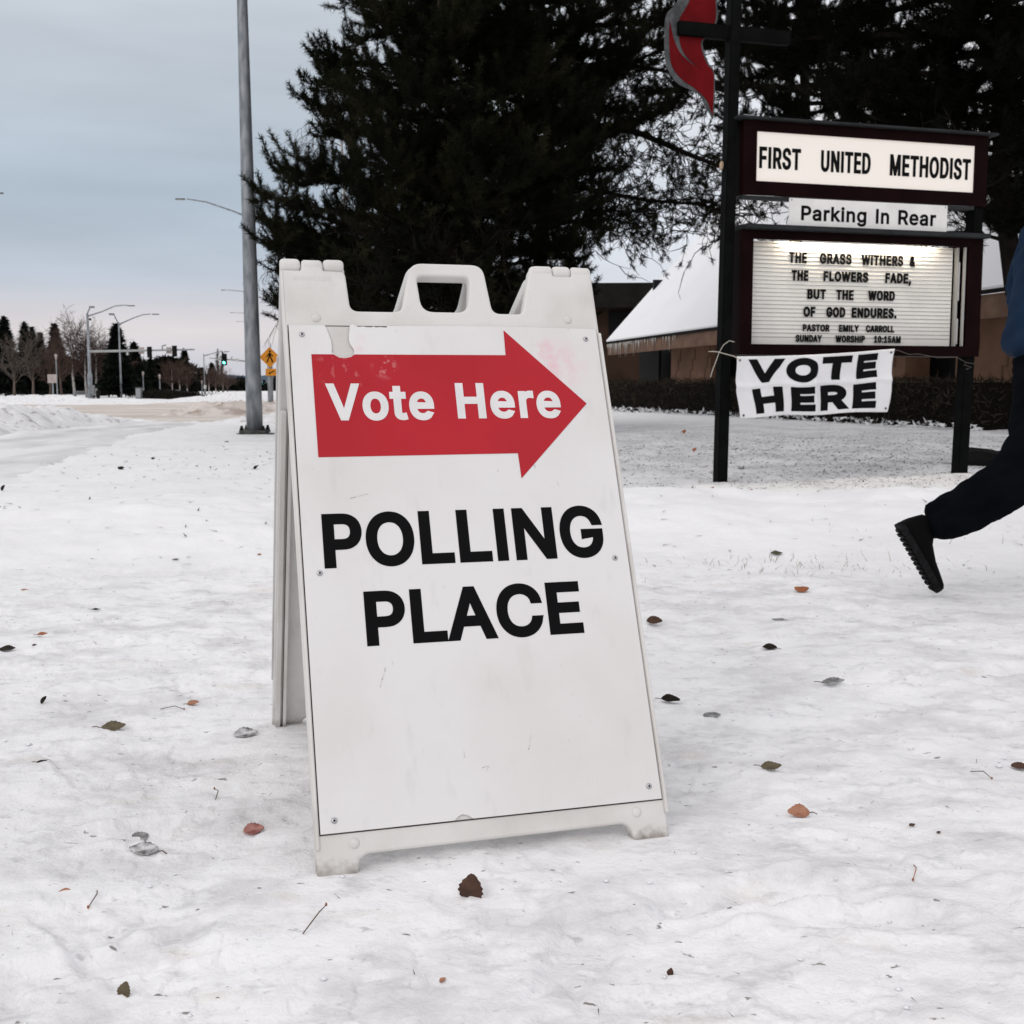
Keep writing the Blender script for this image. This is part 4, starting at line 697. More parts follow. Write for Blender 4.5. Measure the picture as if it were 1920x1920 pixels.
# ------------------------------------------------------------------ banner tied to the sign
ban = thing('banner', 'white fabric banner with black VOTE HERE letters, tied crookedly below the church sign letterboard', 'banner', (sb[0], sb[1], 0), SY)
bc = [(.050, 1.036), (1.561, 1.112), (1.508, .582), (.104, .538)]
def bwarp(a, b, t):
    """a across 0-1, b up 0-1 -> hanging cloth with folds"""
    top_ = Vector(bc[0]).lerp(Vector(bc[1]), a); bot = Vector(bc[3]).lerp(Vector(bc[2]), a); p = bot.lerp(top_, b)
    z = p.y - .016 * math.sin(math.pi * a) * b - .006 * math.sin(a * 19) * (1 - abs(2 * b - 1)) - .006 * math.sin(a * 13 + 1) * (1 - b)
    x = p.x + .010 * math.sin(b * 7 + 1) * (1 - a) + .012 * math.sin(b * 6) * a
    y = -.105 - .016 * math.sin(a * 17 + b * 2.0) - .010 * math.sin(a * 9 - b * 4) - .022 * math.exp(-((b - .52) / .05) ** 2) * .5
    for q in (.27, .5, .755): y -= .010 * math.exp(-((a - q) / .012) ** 2)
    return (x, y - t, z)
na_, nb_ = 110, 44
aa, bb = np.meshgrid(np.linspace(0, 1, na_), np.linspace(0, 1, nb_), indexing='ij')
Vb = [bwarp(float(p), float(q), 0) for p, q in zip(aa.ravel(), bb.ravel())]
i, j = np.meshgrid(np.arange(na_ - 1), np.arange(nb_ - 1), indexing='ij')
fb = np.stack([i * nb_ + j, (i + 1) * nb_ + j, (i + 1) * nb_ + j + 1, i * nb_ + j + 1], -1).reshape(-1, 4)
cloth = mat('banner_cloth', (.74, .735, .745), .45, .05, 5, spec=.3)
bo = np_mesh('cloth', Vb, fb, cloth, ban, True)
sol = bo.modifiers.new('thick', 'SOLIDIFY'); sol.thickness = .0015; sol.offset = -1
def dense_text(text, a0, a1, b0, b1, bold):
    """heavy wide capitals lying on the cloth (cut into strips so that they follow the folds)"""
    W_, H_ = 1.5, .54
    o = lettering('lettering', text, (a0 * W_, a1 * W_, b0 * H_, b1 * H_), bold, black, ban, None, None, th=.0, track=10, side=False)
    me = o.data; bm = bmesh.new(); bm.from_mesh(me)
    bmesh.ops.remove_doubles(bm, verts=bm.verts, dist=1e-6)
    for ax, n_, ln_ in ((0, 60, W_), (1, 24, H_)):
        for k in range(1, n_):
            co = [0, 0, 0]; no = [0, 0, 0]; co[ax] = ln_ * k / n_; no[ax] = 1
            bmesh.ops.bisect_plane(bm, geom=bm.verts[:] + bm.edges[:] + bm.faces[:], plane_co=co, plane_no=no)
    for v in bm.verts: v.co = Vector(bwarp(v.co.x / W_, v.co.y / H_, .0028))
    bm.to_mesh(me); bm.free(); return o
dense_text('VOTE', .088, .905, .555, .955, .021); dense_text('HERE', .098, .895, .065, .475, .021)
for (a, b) in ((.018, .94), (.982, .945), (.02, .05), (.978, .06)):
    p = Vector(bwarp(a, b, .002)); mb = MB(); mb.lathe([(.010, 0), (.010, .002), (.005, .004)], 12); o = mb.build('grommet', mat('grommet', (.10, .09, .08), .4, metal=.6), ban, True)
    o.data.transform(Matrix.Translation(p) @ Matrix.Rotation(math.pi / 2, 4, 'X'))
string = mat('string', (.48, .44, .38), .8)
mb = MB(); g0 = Vector(bwarp(.018, .94, .004))
mb.tube([g0, g0 + Vector((-.05, .0, .03)), (-.068, -.03, 1.075), (-.075, .05, 1.08), (-.07, .12, 1.08)], .0035, 6)
mb.tube([(-.05, -.03, 1.07), (-.02, -.045, 1.13), (.03, -.05, 1.165), (.075, -.05, 1.155)], .003, 6)
mb.tube([(-.05, -.03, 1.07), (-.085, -.04, .99), (-.11, -.04, .93), (-.125, -.035, .87)], .003, 6)
mb.build('tie_string', string, ban)
mb = MB(); g1 = Vector(bwarp(.982, .945, .004))
mb.tube([g1, g1 + Vector((.06, .0, .02)), (1.72, -.07, 1.065), (1.80, -.07, 1.072), (2.0, -.07, 1.04), (2.2, -.065, 1.045), (2.32, -.04, 1.0), (2.42, -.03, .99)], .0016, 6)
mb.tube([(2.32, -.04, 1.0), (2.28, -.06, .98), (2.36, -.06, .96), (2.31, -.05, .94)], .0016, 6)
mb.build('tie_string', mat('string_dark', (.16, .14, .12), .8), ban)

# ------------------------------------------------------------------ church, flat-roofed annex, hedge
tan = mat('tan_brick', (.215, .118, .074), .75, .25, 1.5, bump=.3, bscale=9)
tan_d = mat('fascia_brown', (.19, .112, .074), .7, .3, 3)
dkb = mat('dark_board', (.014, .013, .012), .7, .3, 2); glassd = mat('dark_glass', (.006, .006, .007), .35, spec=.12); roofsnow = mat('roof_snow', (.845, .85, .87), .7, .03, .6, bump=.3, bscale=3)
icem = mat('ice', (.55, .52, .49), .15, .2, 20)
mortar = mat('mortar_joint', (.13, .075, .05), .9)
E1 = Vector((3.24, 40.7, 0)); DV = Vector((.300, -.954, 0)).normalized(); PV = Vector((-DV.y, DV.x, 0))     # along the eave towards us, and inward
church = thing('church_building', 'tan brick church with steep snow covered roof behind the letterboard sign', 'church', E1, math.atan2(DV.y, DV.x))
# local axes: x along the eave (towards the viewer), y inward, z up
EZ, L_ = 2.33, 25.0
mb = MB(); s_ = 1.07
w_ = 8.0
mb.add([(0, 0, EZ), (L_, 0, EZ + .42), (L_ + 1, w_, EZ + w_ * s_ + .42), (.0, w_, EZ + w_ * s_), (0, .03, EZ - .13), (L_, .03, EZ + .29), (L_ + 1, w_, EZ + w_ * s_ + .29), (0, w_, EZ + w_ * s_ - .13)],
       [(0, 1, 2, 3), (7, 6, 5, 4), (0, 4, 5, 1), (1, 5, 6, 2), (2, 6, 7, 3), (3, 7, 4, 0)])
mb.build('roof_snow', roofsnow, church)
mb = MB(); mb.add([(0.02, .05, EZ - .135), (L_, .05, EZ + .285), (L_, .17, EZ + .285), (0.02, .17, EZ - .135), (0.02, .05, EZ - .50), (L_, .05, EZ - .20), (L_, .17, EZ - .20), (0.02, .17, EZ - .50)], [(0, 1, 2, 3), (7, 6, 5, 4), (0, 4, 5, 1), (1, 5, 6, 2), (2, 6, 7, 3), (3, 7, 4, 0)])
mb.build('fascia', tan_d, church)
mb = MB(); mb.add([(0.02, .0, EZ - .05), (L_, .0, EZ + .37), (L_, .045, EZ + .37), (0.02, .045, EZ - .05), (0.02, .0, EZ - .13), (L_, .0, EZ + .29), (L_, .045, EZ + .29), (0.02, .045, EZ - .13)], [(0, 1, 2, 3), (7, 6, 5, 4), (0, 4, 5, 1), (1, 5, 6, 2), (2, 6, 7, 3), (3, 7, 4, 0)])
mb.build('gutter', dkb, church)
mb = MB(); mb.box((L_ / 2, 1.6, 1.1), (L_ - .6, .1, 2.9)); mb.box((.3, 4.6, 2.2), (.12, 6, 4.4)); mb.build('window_wall', glassd, church)
def brick_pier(x0, x1, y0=.85, y1=1.5, ztop=2.15):
    mb = MB(); mb.box(((x0 + x1) / 2, (y0 + y1) / 2, ztop / 2), (x1 - x0, y1 - y0, ztop)); w = mb.build('brick_pier', tan, church)
    r = random.Random(int(x0 * 10)); xx = x0 + .25
    while xx < x1 - .2:      # stepped decorative joints
        mb = MB(); zt = r.uniform(1.75, 2.0); x = xx + .45
        while zt > .5 and x > x0 + .05:
            mb.box((x, y0 - .006, zt - .16), (.03, .016, .34)); zt -= .32
            mb.box((x - .075, y0 - .007, zt + .010), (.18, .016, .026)); x -= .155
        if mb.v: mb.build('stepped_joint', mortar, w)
        xx += 1.0
brick_pier(3.4, 6.15, .85, 1.5, 2.2); brick_pier(12.6, 15.5, .85, 1.5, 2.3); brick_pier(17.2, 25, .85, 1.5, 2.45)
r = random.Random(3)
for k in range(92):
    x = abs(r.gauss(0, 2.4)) + .02
    if x > 9: continue
    l = r.uniform(.06, .24) if r.random() < .8 else r.uniform(.25, .5); z = EZ - .13 + x / L_ * .42
    mb = MB(); mb.tube([(x, .02, z), (x + r.uniform(-.01, .01), .02, z - l * .5), (x, .02, z - l)], [r.uniform(.012, .022), .011, .003], 5); mb.build('icicle', icem, church, True)
door = mat('door_grey', (.016, .015, .015), .6)
mb = MB(); mb.box((1.0, 1.2, 1.0), (1.6, .1, 2.0)); mb.build('entrance_screen', door, church)

ax_ = thing('flat_roof_building', 'low dark flat roofed annex with deep fascia left of the snowy church roof', 'building', (2.2, 48, 0), math.radians(-4))
mb = MB(); mb.box((3.6, 3.2, 2.1), (6.4, 5.6, 4.2)); mb.build('wall', mat('annex_wall', (.045, .026, .018), .8, .3, 1), ax_)
mb = MB(); mb.box((3.6, 3.0, 4.37), (7.6, 7.0, .96)); mb.build('fascia', dkb, ax_)
mb = MB(); mb.box((3.0, .36, 3.15), (2.6, .08, 1.3)); wf = mb.build('window', glassd, ax_); mb = MB(); mb.box((3.0, .34, 2.44), (2.6, .12, .10)); mb.build('sill', trim_m, wf)

leafdark = mat('hedge_twig', (.042, .034, .025), .85, .5, 3)
def twig_cloud(n, fn, ln, wd, m, name, parent=None, up=.6, seed=1):
    """n thin blades / twigs; fn(rng,n) gives their root positions"""
    rg = np.random.default_rng(seed); P = fn(rg, n); d = rg.normal(size=(n, 3)); d[:, 2] = np.abs(d[:, 2]) * up + up * .5; d /= np.linalg.norm(d, axis=1)[:, None]
    s = np.cross(d, rg.normal(size=(n, 3))); s /= np.linalg.norm(s, axis=1)[:, None]
    L = ln * rg.uniform(.5, 1.3, (n, 1)); W = wd * rg.uniform(.6, 1.3, (n, 1))
    V = np.stack([P - s * W, P + s * W, P + d * L], 1).reshape(-1, 3); return np_mesh(name, V, np.arange(3 * n).reshape(-1, 3), m, parent)
H0 = Vector((1.2, 43.0, 0)) + Vector((0, 0, 0)); 
HA = Vector((3.2, 36.9, 0)); HB = HA + DV * 17.5 + PV * .1; HA = HA - DV * 4
hedge = thing('hedge', 'dark leafless clipped hedge along the church wall with snow at its foot', 'hedge', HA, math.atan2(DV.y, DV.x))
HL = (HB - HA).length
def hfn(rg, n):
    x = rg.uniform(0, HL, n); y = rg.normal(0, .32, n); z = rg.uniform(0.0, 1, n) ** .8 * (.92 + .10 * vnoise(x * 1.1, y * 0 + 1.5, 77)); return np.stack([x, np.clip(y, -.55, .55), z], -1)
twig_cloud(15000, hfn, .20, .013, leafdark, 'twigs', hedge, .5, 5)
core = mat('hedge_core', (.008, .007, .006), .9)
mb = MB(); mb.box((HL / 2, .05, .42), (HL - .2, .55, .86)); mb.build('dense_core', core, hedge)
def hsn(rg, n):
    x = rg.uniform(0, HL, n); y = rg.uniform(-.75, -.25, n); z = rg.uniform(.0, .22, n) ** 1.3; return np.stack([x, y, z], -1)
sc_ = twig_cloud(900, hsn, .12, .035, MATS['roof_snow'], 'snow_clump', hedge, .3, 6)

# ------------------------------------------------------------------ pines
needle = mat('pine_needles', (.0075, .0085, .0042), .85, scale=1.1, col2=(.026, .0245, .0125), lo=.45, hi=.7)
needle2 = mat('pine_needles_dark', (.0048, .0052, .0033), .85, scale=1.1, col2=(.0085, .0082, .005), lo=.45, hi=.7)
bark = mat('pine_bark', (.13, .095, .078), .9, .5, 5, bump=.8, bscale=18, stretch=(1, 1, .25))
bark_d = mat('bark_dark', (.014, .0115, .0095), .9, .4, 6)
def tufts(P, D, n_need, ln, wd, rg):
    """brush-like tufts of needles at points P pointing along D"""
    k = len(P); P = np.repeat(P, n_need, 0); D = np.repeat(D, n_need, 0)
    d = D * rg.uniform(.05, .95, (len(P), 1)) + rg.normal(size=P.shape) * .55; d /= np.linalg.norm(d, axis=1)[:, None]
    P = P + D * rg.uniform(-.09, .05, (len(P), 1)) + rg.normal(size=P.shape) * .012
    s = np.cross(d, rg.normal(size=P.shape)); s /= np.linalg.norm(s, axis=1)[:, None] + 1e-9
    L = ln * rg.uniform(.65, 1.2, (len(P), 1))
    V = np.stack([P - s * wd, P + s * wd, P + d * L], 1).reshape(-1, 3); return V
def pine(name, label, base, h, prof, seed, n_limb, lean=(0, 0), h0=1.2, trunk_r=.24, dens=1.0, n_need=38, ln=.105, wd=.0066, mneed=None, group=None, mbark=None, pw=.92, fixed=(), extra=None, bare=(), sides=None):
    """trunk, limbs, twigs and needle tufts; prof(z) = crown radius; sides(azimuth) scales it"""
    rg = np.random.default_rng(seed); r = random.Random(seed)
    t = thing(name, label, 'pine tree', base, 0, group)
    mb = MB(); zs = np.linspace(-.2, h, 12)
    cx = lambda z: lean[0] * z + .12 * math.sin(z * .9 + seed); cy = lambda z: lean[1] * z + .1 * math.sin(z * .7 + 2 * seed)
    mb.tube([(cx(z), cy(z), z) for z in zs], [trunk_r * (1 - .9 * max(z, 0) / h) + .015 + (.08 if z < .1 else 0) for z in zs], 12); mb.build('trunk', mbark or bark, t, True)
    wood = MB(); PP, DD = [], []
    for i in range(n_limb + len(fixed)):
        z0 = h0 + (h - h0 - .2) * ((i + r.random() * .8) / n_limb) ** pw; a = i * 2.4 + r.uniform(-.5, .5)
        R = prof(min(z0, h)) * r.uniform(.80, 1.02) * (sides(a, z0) if sides else 1)
        if i >= n_limb: z0, a, R = fixed[i - n_limb]
        if R < .25: R = .25
        rise = r.uniform(-.05, .30) * R + (.25 * R if z0 > h * .6 else 0)
        pts = []; bend = r.uniform(-.25, .25)
        for k in range(7):
            q = k / 6; aa = a + bend * q; pts.append(Vector((cx(z0) + math.cos(aa) * R * q, cy(z0) + math.sin(aa) * R * q, z0 + rise * q * q + .12 * math.sin(q * 3) - .10 * R * q * (1 - q))))
        rr = .018 + .014 * R
        wood.tube(pts, [rr * (1 - .8 * k / 6) for k in range(7)], 5, False)
        nsub = int((5 + 8.5 * R) * dens)
        isbare = any((math.cos(a - b0) > math.cos(w0)) and z0a < z0 < z0b for (b0, w0, z0a, z0b) in bare)
        for s in range(nsub):
            q = (1 - (r.random() ** 1.15) * .9) if not isbare else r.uniform(.1, 1); k = min(int(q * 6), 5); p0 = pts[k].lerp(pts[k + 1], q * 6 - k); out = (pts[k + 1] - pts[k]).normalized()
            d = (out * r.uniform(.3, 1) + Vector((r.gauss(0, .6), r.gauss(0, .6), r.gauss(.10, .45)))).normalized(); l = r.uniform(.25, .62) * (1 if not isbare else 1.5)
            p1 = p0 + d * l * .5 + Vector((0, 0, -.02)); d2 = (d * .8 + Vector((r.gauss(0, .3), r.gauss(0, .3), .75))).normalized(); p2 = p1 + d2 * l * .6
            if isbare or s % 3 == 0: wood.tube([p0, p1, p2], [.012, .009, .005], 3, False)
            if isbare:
                for _ in range(3):
                    e = (d2 + Vector((r.gauss(0, .8), r.gauss(0, .8), r.gauss(-.25, .5)))).normalized(); b0_ = p1.lerp(p2, r.random()); m1 = b0_ + e * r.uniform(.1, .28); m2 = m1 + (e + Vector((r.gauss(0, .7), r.gauss(0, .7), r.gauss(-.3, .5)))).normalized() * r.uniform(.08, .22)
                    wood.tube([b0_, m1, m2], [.006, .005, .003], 3, False)
                    if r.random() < .55: PP.append(m2); DD.append((m2 - m1).normalized())
                continue
            for q2 in (.25, .6, 1.0):
                PP.append(p0.lerp(p1, q2)); DD.append((d * .6 + Vector((0, 0, .4)) + out * .3).normalized())
            for q2 in (.35, .7, 1.0):
                PP.append(p1.lerp(p2, q2)); DD.append((d2 + Vector((0, 0, .15))).normalized())
    if extra: extra(wood, PP, DD, r)
    wood.build('limbs', bark_d, t)
    V = tufts(np.array(PP), np.array(DD), n_need, ln, wd, rg)
    np_mesh('crown', V, np.arange(len(V)).reshape(-1, 3), mneed or needle, t)
    return t
def interp(tab): 
    xs, ys = zip(*tab); return lambda z: float(np.interp(z, xs, ys))
# the big pine behind the board (left outline follows its own ragged crown)
B1 = at(842, 730, 20.5); 
pine('pine_tree', 'broad dark pine with a pale trunk directly behind the white folding board', (B1.x, B1.y, 0), 12.0, interp([(0, 2.4), (1.5, 2.7), (2.6, 3.2), (3.8, 3.2), (4.9, 2.75), (5.8, 2.3), (6.4, 1.85), (7.5, 1.75), (9, 1.6), (12, .4)]), 4, 205, h0=1.0, trunk_r=.12, dens=1.25, pw=1.4,
     sides=lambda a, z: (1.0 if math.cos(a) < 0 else .88) * (1 if math.sin(a) < .3 or z > 2.4 else .8), bare=((-math.pi / 2 - .05, .42, 0, 2.9),),
     fixed=[(1.85, 2.9, 2.9), (1.95, 3.3, 2.8), (2.2, 3.2, 3.1), (2.5, 3.45, 3.1), (2.9, 3.0, 3.2), (3.2, 3.3, 3.2), (2.05, 3.05, 3.05), (2.7, 3.2, 3.15)])
B2 = at(1018, 730, 24.0)
def limb_sweep(wood, PP, DD, r):
    """one long bare limb arching down to the right, with curly dead twigs"""
    for (pts, r0) in (([(0, 0, 5.9), (.9, -.5, 5.85), (1.8, -.9, 5.6), (2.7, -1.2, 5.15), (3.5, -1.4, 4.8), (4.3, -1.6, 4.75)], .085), ([(0, 0, 4.9), (1.0, -.4, 4.6), (2.0, -.8, 4.35), (3.0, -1.0, 4.25), (3.8, -1.1, 4.0)], .055), ([(0, 0, 6.9), (1.2, -.6, 7.0), (2.4, -1.0, 6.7), (3.6, -1.2, 6.2)], .06), ([(0, 0, 4.4), (1.1, -.5, 4.2), (2.0, -.8, 4.15)], .045)):
        P = [Vector(p) for p in pts]; n = len(P); wood.tube(P, [r0 * (1 - .7 * k / (n - 1)) for k in range(n)], 6, False)
        for s in range(95):
            q = r.uniform(.08, 1) * (n - 1.001); k = int(q); p = P[k].lerp(P[k + 1], q - k); d = Vector((r.gauss(.35, .6), r.gauss(0, .6), r.gauss(-.05, .7))).normalized()
            for _ in range(4):
                seg = [p]; 
                for j in range(4):
                    d = (d + Vector((r.gauss(0, .45), r.gauss(0, .45), r.gauss(-.02, .45)))).normalized(); seg.append(seg[-1] + d * r.uniform(.10, .24))
                wood.tube(seg, [.011, .009, .007, .006, .004], 3, False)
                if r.random() < .60: PP.append(seg[-1]); DD.append((seg[-1] - seg[-2]).normalized())
                if r.random() < .35: PP.append(seg[2]); DD.append((seg[-1] - seg[-2]).normalized())
                p = seg[r.choice((1, 2, 3))]
pine('pine_tree', 'tall pine with long bare twiggy limbs between the folding board and the church sign', (B2.x, B2.y, 0), 13.5, interp([(0, 1.2), (3, 1.8), (4.5, 2.3), (6, 2.7), (7.5, 3.1), (9, 3.0), (13.5, .5)]), 9, 125, h0=3.7, trunk_r=.17, dens=1.35, mbark=bark_d, extra=limb_sweep,
     sides=lambda a, z: (.45 if z < 5.1 else 1.12) if math.cos(a) > .2 else 1.0, bare=((0, .9, 3.2, 5.5),))
B3 = at(1942, 730, 15.5)
pine('pine_tree', 'very dark dense pine towering behind the church sign', (B3.x, B3.y, 0), 12.5, interp([(0, .8), (2.4, 1.0), (3.2, 1.5), (4.1, 2.6), (5.0, 4.2), (6.0, 4.5), (7.5, 4.2), (9, 3.6), (12.5, .5)]), 21, 150, h0=2.5, trunk_r=.13, dens=1.35, lean=(-.13, 0), mbark=bark_d, mneed=needle2,
     sides=lambda a, z: .9 if math.cos(a) < 0 else 1.0, bare=((math.pi, .7, 2.4, 3.6), (0, .5, 2.4, 3.3)))
B4 = at(1490, 730, 29)
pine('pine_tree', 'dark pine set back near the church, seen through the gaps above the sign', (B4.x, B4.y, 0), 14, interp([(0, .8), (6, 1.2), (7.0, 2.9), (8.0, 3.9), (9.5, 4.2), (11, 3.6), (14, .5)]), 33, 90, h0=6.2, trunk_r=.2, dens=1.15, mneed=needle2, mbark=bark_d)
# a thin birch whose hanging twigs show beyond the big pine
def bare_tree(name, label, base, h, spread, seed, mtrunk, mtwig, cat='tree', group=None, r0=.07, droop=0.0, z0=.35, nb=26, depth=3, twig_r=.008, upright=.9):
    r = random.Random(seed); t = thing(name, label, cat, base, 0, group)
    mb = MB(); tw = MB(); lean = r.uniform(-.03, .03); P = [Vector((lean * z + .04 * h * .2 * math.sin(z * 1.3 + seed), .02 * z, z)) for z in np.linspace(-.1, h * .96, 10)]
    mb.tube(P, [r0 * (1 - .86 * k / 9) for k in range(10)], 7); mb.build('trunk', mtrunk, t, True)
    def grow(p, d, l, rad, lev):
        q = [p]
        for _ in range(3):
            d = (d + Vector((r.gauss(0, .16), r.gauss(0, .16), r.gauss(.05 - droop * (depth - lev) * .22, .12)))).normalized(); q.append(q[-1] + d * l / 3)
        tw.tube(q, [rad, rad * .8, rad * .65, rad * .5], 3, False)
        if lev:
            for _ in range(r.randint(3, 5)):
                k = r.randint(1, 3); dd = (d + Vector((r.gauss(0, .55), r.gauss(0, .55), r.gauss(.1, .35)))).normalized(); grow(q[k], dd, l * r.uniform(.45, .7), max(rad * .6, twig_r * .6), lev - 1)
    for i in range(nb):
        z = h * (z0 + (1 - z0) * .94 * (i + r.random()) / nb); k = z / (h * .96) * 9; k0 = min(int(k), 8); p = P[k0].lerp(P[k0 + 1], min(k - k0, 1)); a = r.uniform(0, 6.283)
        l = spread * (1.15 - .75 * (z / h)) * r.uniform(.6, 1.1); grow(p, Vector((math.cos(a), math.sin(a), upright)).normalized(), l, r0 * .35 * (1.1 - z / h) + twig_r * .7, depth - 1)
    tw.build('crown', mtwig, t); return t
birch_bark = mat('birch_bark', (.48, .45, .42), .8, scale=9, col2=(.10, .09, .08), lo=.55, hi=.62, stretch=(1, 1, .35)); twig_m = mat('twig_brown', (.085, .055, .045), .9, .4, 2); twig_red = mat('twig_reddish', (.088, .056, .044), .9, .4, 2); twig_grey = mat('twig_grey', (.11, .09, .075), .9, .4, 2)
b5 = at(655, 730, 24.5)
bare_tree('birch_tree', 'leafless birch with fine hanging twigs, just behind the left flank of the broad pine', (b5.x, b5.y, 0), 7.6, 1.25, 14, birch_bark, twig_m, 'birch tree', None, .07, .9, .3, 34, 4, .005, .55)

# ------------------------------------------------------------------ street poles
galv = mat('galvanised_steel', (.29, .305, .32), .5, scale=5.0, col2=(.15, .165, .18), lo=.40, hi=.66, metal=.35, bump=.05, stretch=(2, 2, .6))
alum = mat('lamp_grey', (.22, .225, .23), .5, .2, 5); lens = mat('lamp_lens', (.5, .5, .48), .3)
bl = mat('signal_black', (.010, .010, .010), .5); backp = mat('sign_back', (.42, .36, .34), .5, .2, 3); orange = mat('sign_orange', (.62, .24, .018), .45, .12, 8)
pb = G(478, 812)
pole = thing('lamp_post', 'thick grey galvanised steel lamp post on a bolted base plate, nearest the board', 'street lamp', (pb[0], pb[1], gz(pb[0], pb[1])), 0)
mb = MB(); hs = np.linspace(.03, 10.5, 14); mb.tube([(-.006 * z, 0, z) for z in hs], [.138 - .0056 * z * 1.35 for z in hs], 20); mb.build('shaft', galv, pole, True)
mb = MB(); mb.box((0, 0, .05), (.44, .44, .045)); mb.build('base_plate', mat('plate_rust', (.10, .095, .09), .7, .5, 9), pole, bevel=.006)
for sx_, sy_ in ((1, 1), (1, -1), (-1, 1), (-1, -1)):
    mb = MB(); mb.tube([(.18 * sx_, .18 * sy_, -.1), (.18 * sx_, .18 * sy_, .15)], .022, 8); mb.tube([(.18 * sx_, .18 * sy_, .07), (.18 * sx_, .18 * sy_, .11)], .036, 6); mb.build('anchor_bolt', bl, pole)
mb = MB(); mb.lathe([(.34, -.03), (.33, .012), (.20, .03), (.15, .03)], 20); mb.build('footing', mat('grout', (.10, .10, .10), .9, .4, 8), pole)
mb = MB(); mb.tube([(-.06, 0, 9.9), (-.8, .3, 10.3), (-2.2, .8, 10.55)], [.06, .05, .04], 8); mb.build('arm', galv, pole, True)
mb = MB(); mb.box((-2.45, .9, 10.56), (.62, .24, .10)); mb.build('lamp_head', alum, pole, bevel=.02)

def street_lamp(u, Y, h, armpx, label, up=.35, second=None, r=.10, name='street_lamp', group='street lamps down the road', extra_r=None):
    """armpx: list of (du, dv) pixel steps from pole top describing the arm at that distance"""
    p = at(u, 700, Y); t = thing(name, label, 'street lamp', (p.x, Y, 0), 0, group)
    mb = MB(); mb.tube([(0, 0, -.1), (0, 0, h)], [r * .55, r * .34], 10); mb.build('shaft', galv, t, True)
    k = Y / F_PX
    mb = MB(); pts = [Vector((du * k, -.03 * abs(du) * k, h - .15 - dv * k)) for du, dv in armpx]; mb.tube(pts, [.045] + [.036] * (len(pts) - 2) + [.028], 8); mb.build('arm', galv, t, True)
    e = pts[-1]; s = 1 if armpx[-1][0] > 0 else -1
    mb = MB(); mb.box((e.x + s * .32, e.y, e.z - .01), (.50, .2, .06)); lh = mb.build('lamp_head', alum, t, bevel=.03)
    mb = MB(); mb.box((e.x + s * .34, e.y, e.z - .048), (.28, .14, .016)); mb.build('lens', lens, lh)
    if second:
        pts = [Vector((du * k, 0, h - .1 - dv * k)) for du, dv in second]; mb = MB(); mb.tube(pts, [.04] * len(pts), 6); mb.build('short_arm', galv, t)
        e = pts[-1]; s = 1 if pts[-1].x > pts[-2].x else -1; mb = MB(); mb.box((e.x + s * .12, e.y, e.z - .02), (.32, .2, .12)); mb.build('small_head', alum, t, bevel=.02)
    return t
def ztop(v, Y): return at(960, v, Y).z
# receding lamps on our side of the road: their shafts stand behind the near post
street_lamp(474, 57, ztop(402, 57), [(0, 0), (-30, -12), (-78, -28), (-112, -33)], 'street lamp with the highest of the arms reaching left behind the near grey post')
street_lamp(478, 112, ztop(549, 112), [(0, 0), (-22, -6), (-48, -8)], 'far street lamp with thin arm, second highest behind the near grey post')
street_lamp(479, 148, ztop(588, 148), [(0, 0), (-16, -3), (-36, -4)], 'far street lamp with thin arm, third highest behind the near grey post')
street_lamp(480, 178, ztop(604, 178), [(0, 0), (-12, -2), (-27, -3)], 'street lamp whose thin arm is the lowest of those left of the near grey post')
street_lamp(-112, 55, ztop(400, 55), [(0, 0), (40, -22), (80, -38), (112, -42)], 'street lamp arm reaching into the picture at the far left above the road')
street_lamp(226, 76, ztop(604, 76), [(0, 0), (28, -12), (46, -18), (60, -19)], 'two-armed street lamp, long arm right and short left, beside the tall signal pole', second=[(0, 0), (-5, -9), (-9, -18)], r=.13)
street_lamp(383, 105, ztop(664, 105), [(0, 0), (16, -4), (28, -8), (36, -8)], 'thin distant street lamp beside the green signal, arm to the right', r=.11)

def signal_head(parent, x, y, z, lit_=None, s=1.0, face=-1):
    mb = MB(); mb.box((x, y, z), (.42 * s, .22 * s, 1.18 * s)); h = mb.build('signal_head', bl, parent, bevel=.02)
    mb = MB(); mb.box((x, y + .10 * s, z), (.58 * s, .02, 1.30 * s)); mb.build('back_plate', bl, h)
    if lit_:
        for k, dz in enumerate((.36, 0, -.36)):
            mm = lit_ if k == 2 else MATS.get('lens_dark') or mat('lens_dark', (.02, .02, .02), .3)
            mb = MB(); mb.lathe([(.14 * s, 0), (.13 * s, .02), (.05 * s, .03)], 16); o = mb.build('lens', mm, h, True); o.data.transform(Matrix.Translation((x, y - .115 * s, z + dz * s)) @ Matrix.Rotation(math.pi / 2, 4, 'X'))
            mb = MB()
            for q in range(9):
                a0 = math.pi * (q / 8) ; mb.add([(x + .16 * s * math.cos(a0), y - .11 * s, z + dz * s + .16 * s * math.sin(a0)), (x + .16 * s * math.cos(a0), y - .34 * s, z + dz * s + .14 * s * math.sin(a0)), (x + .175 * s * math.cos(a0), y - .34 * s, z + dz * s + .155 * s * math.sin(a0)), (x + .175 * s * math.cos(a0), y - .11 * s, z + dz * s + .175 * s * math.sin(a0))], [])
            k0 = 0
            for q in range(8): mb.f += [(q * 4, q * 4 + 1, q * 4 + 5, q * 4 + 4), (q * 4 + 3, q * 4 + 7, q * 4 + 6, q * 4 + 2), (q * 4 + 1, q * 4 + 2, q * 4 + 6, q * 4 + 5)]
            mb.build('visor', bl, h)
    return h
green = mat('green_light', (.1, .6, .5), .3, emit=(.12, 1.0, .78), estr=7.0)
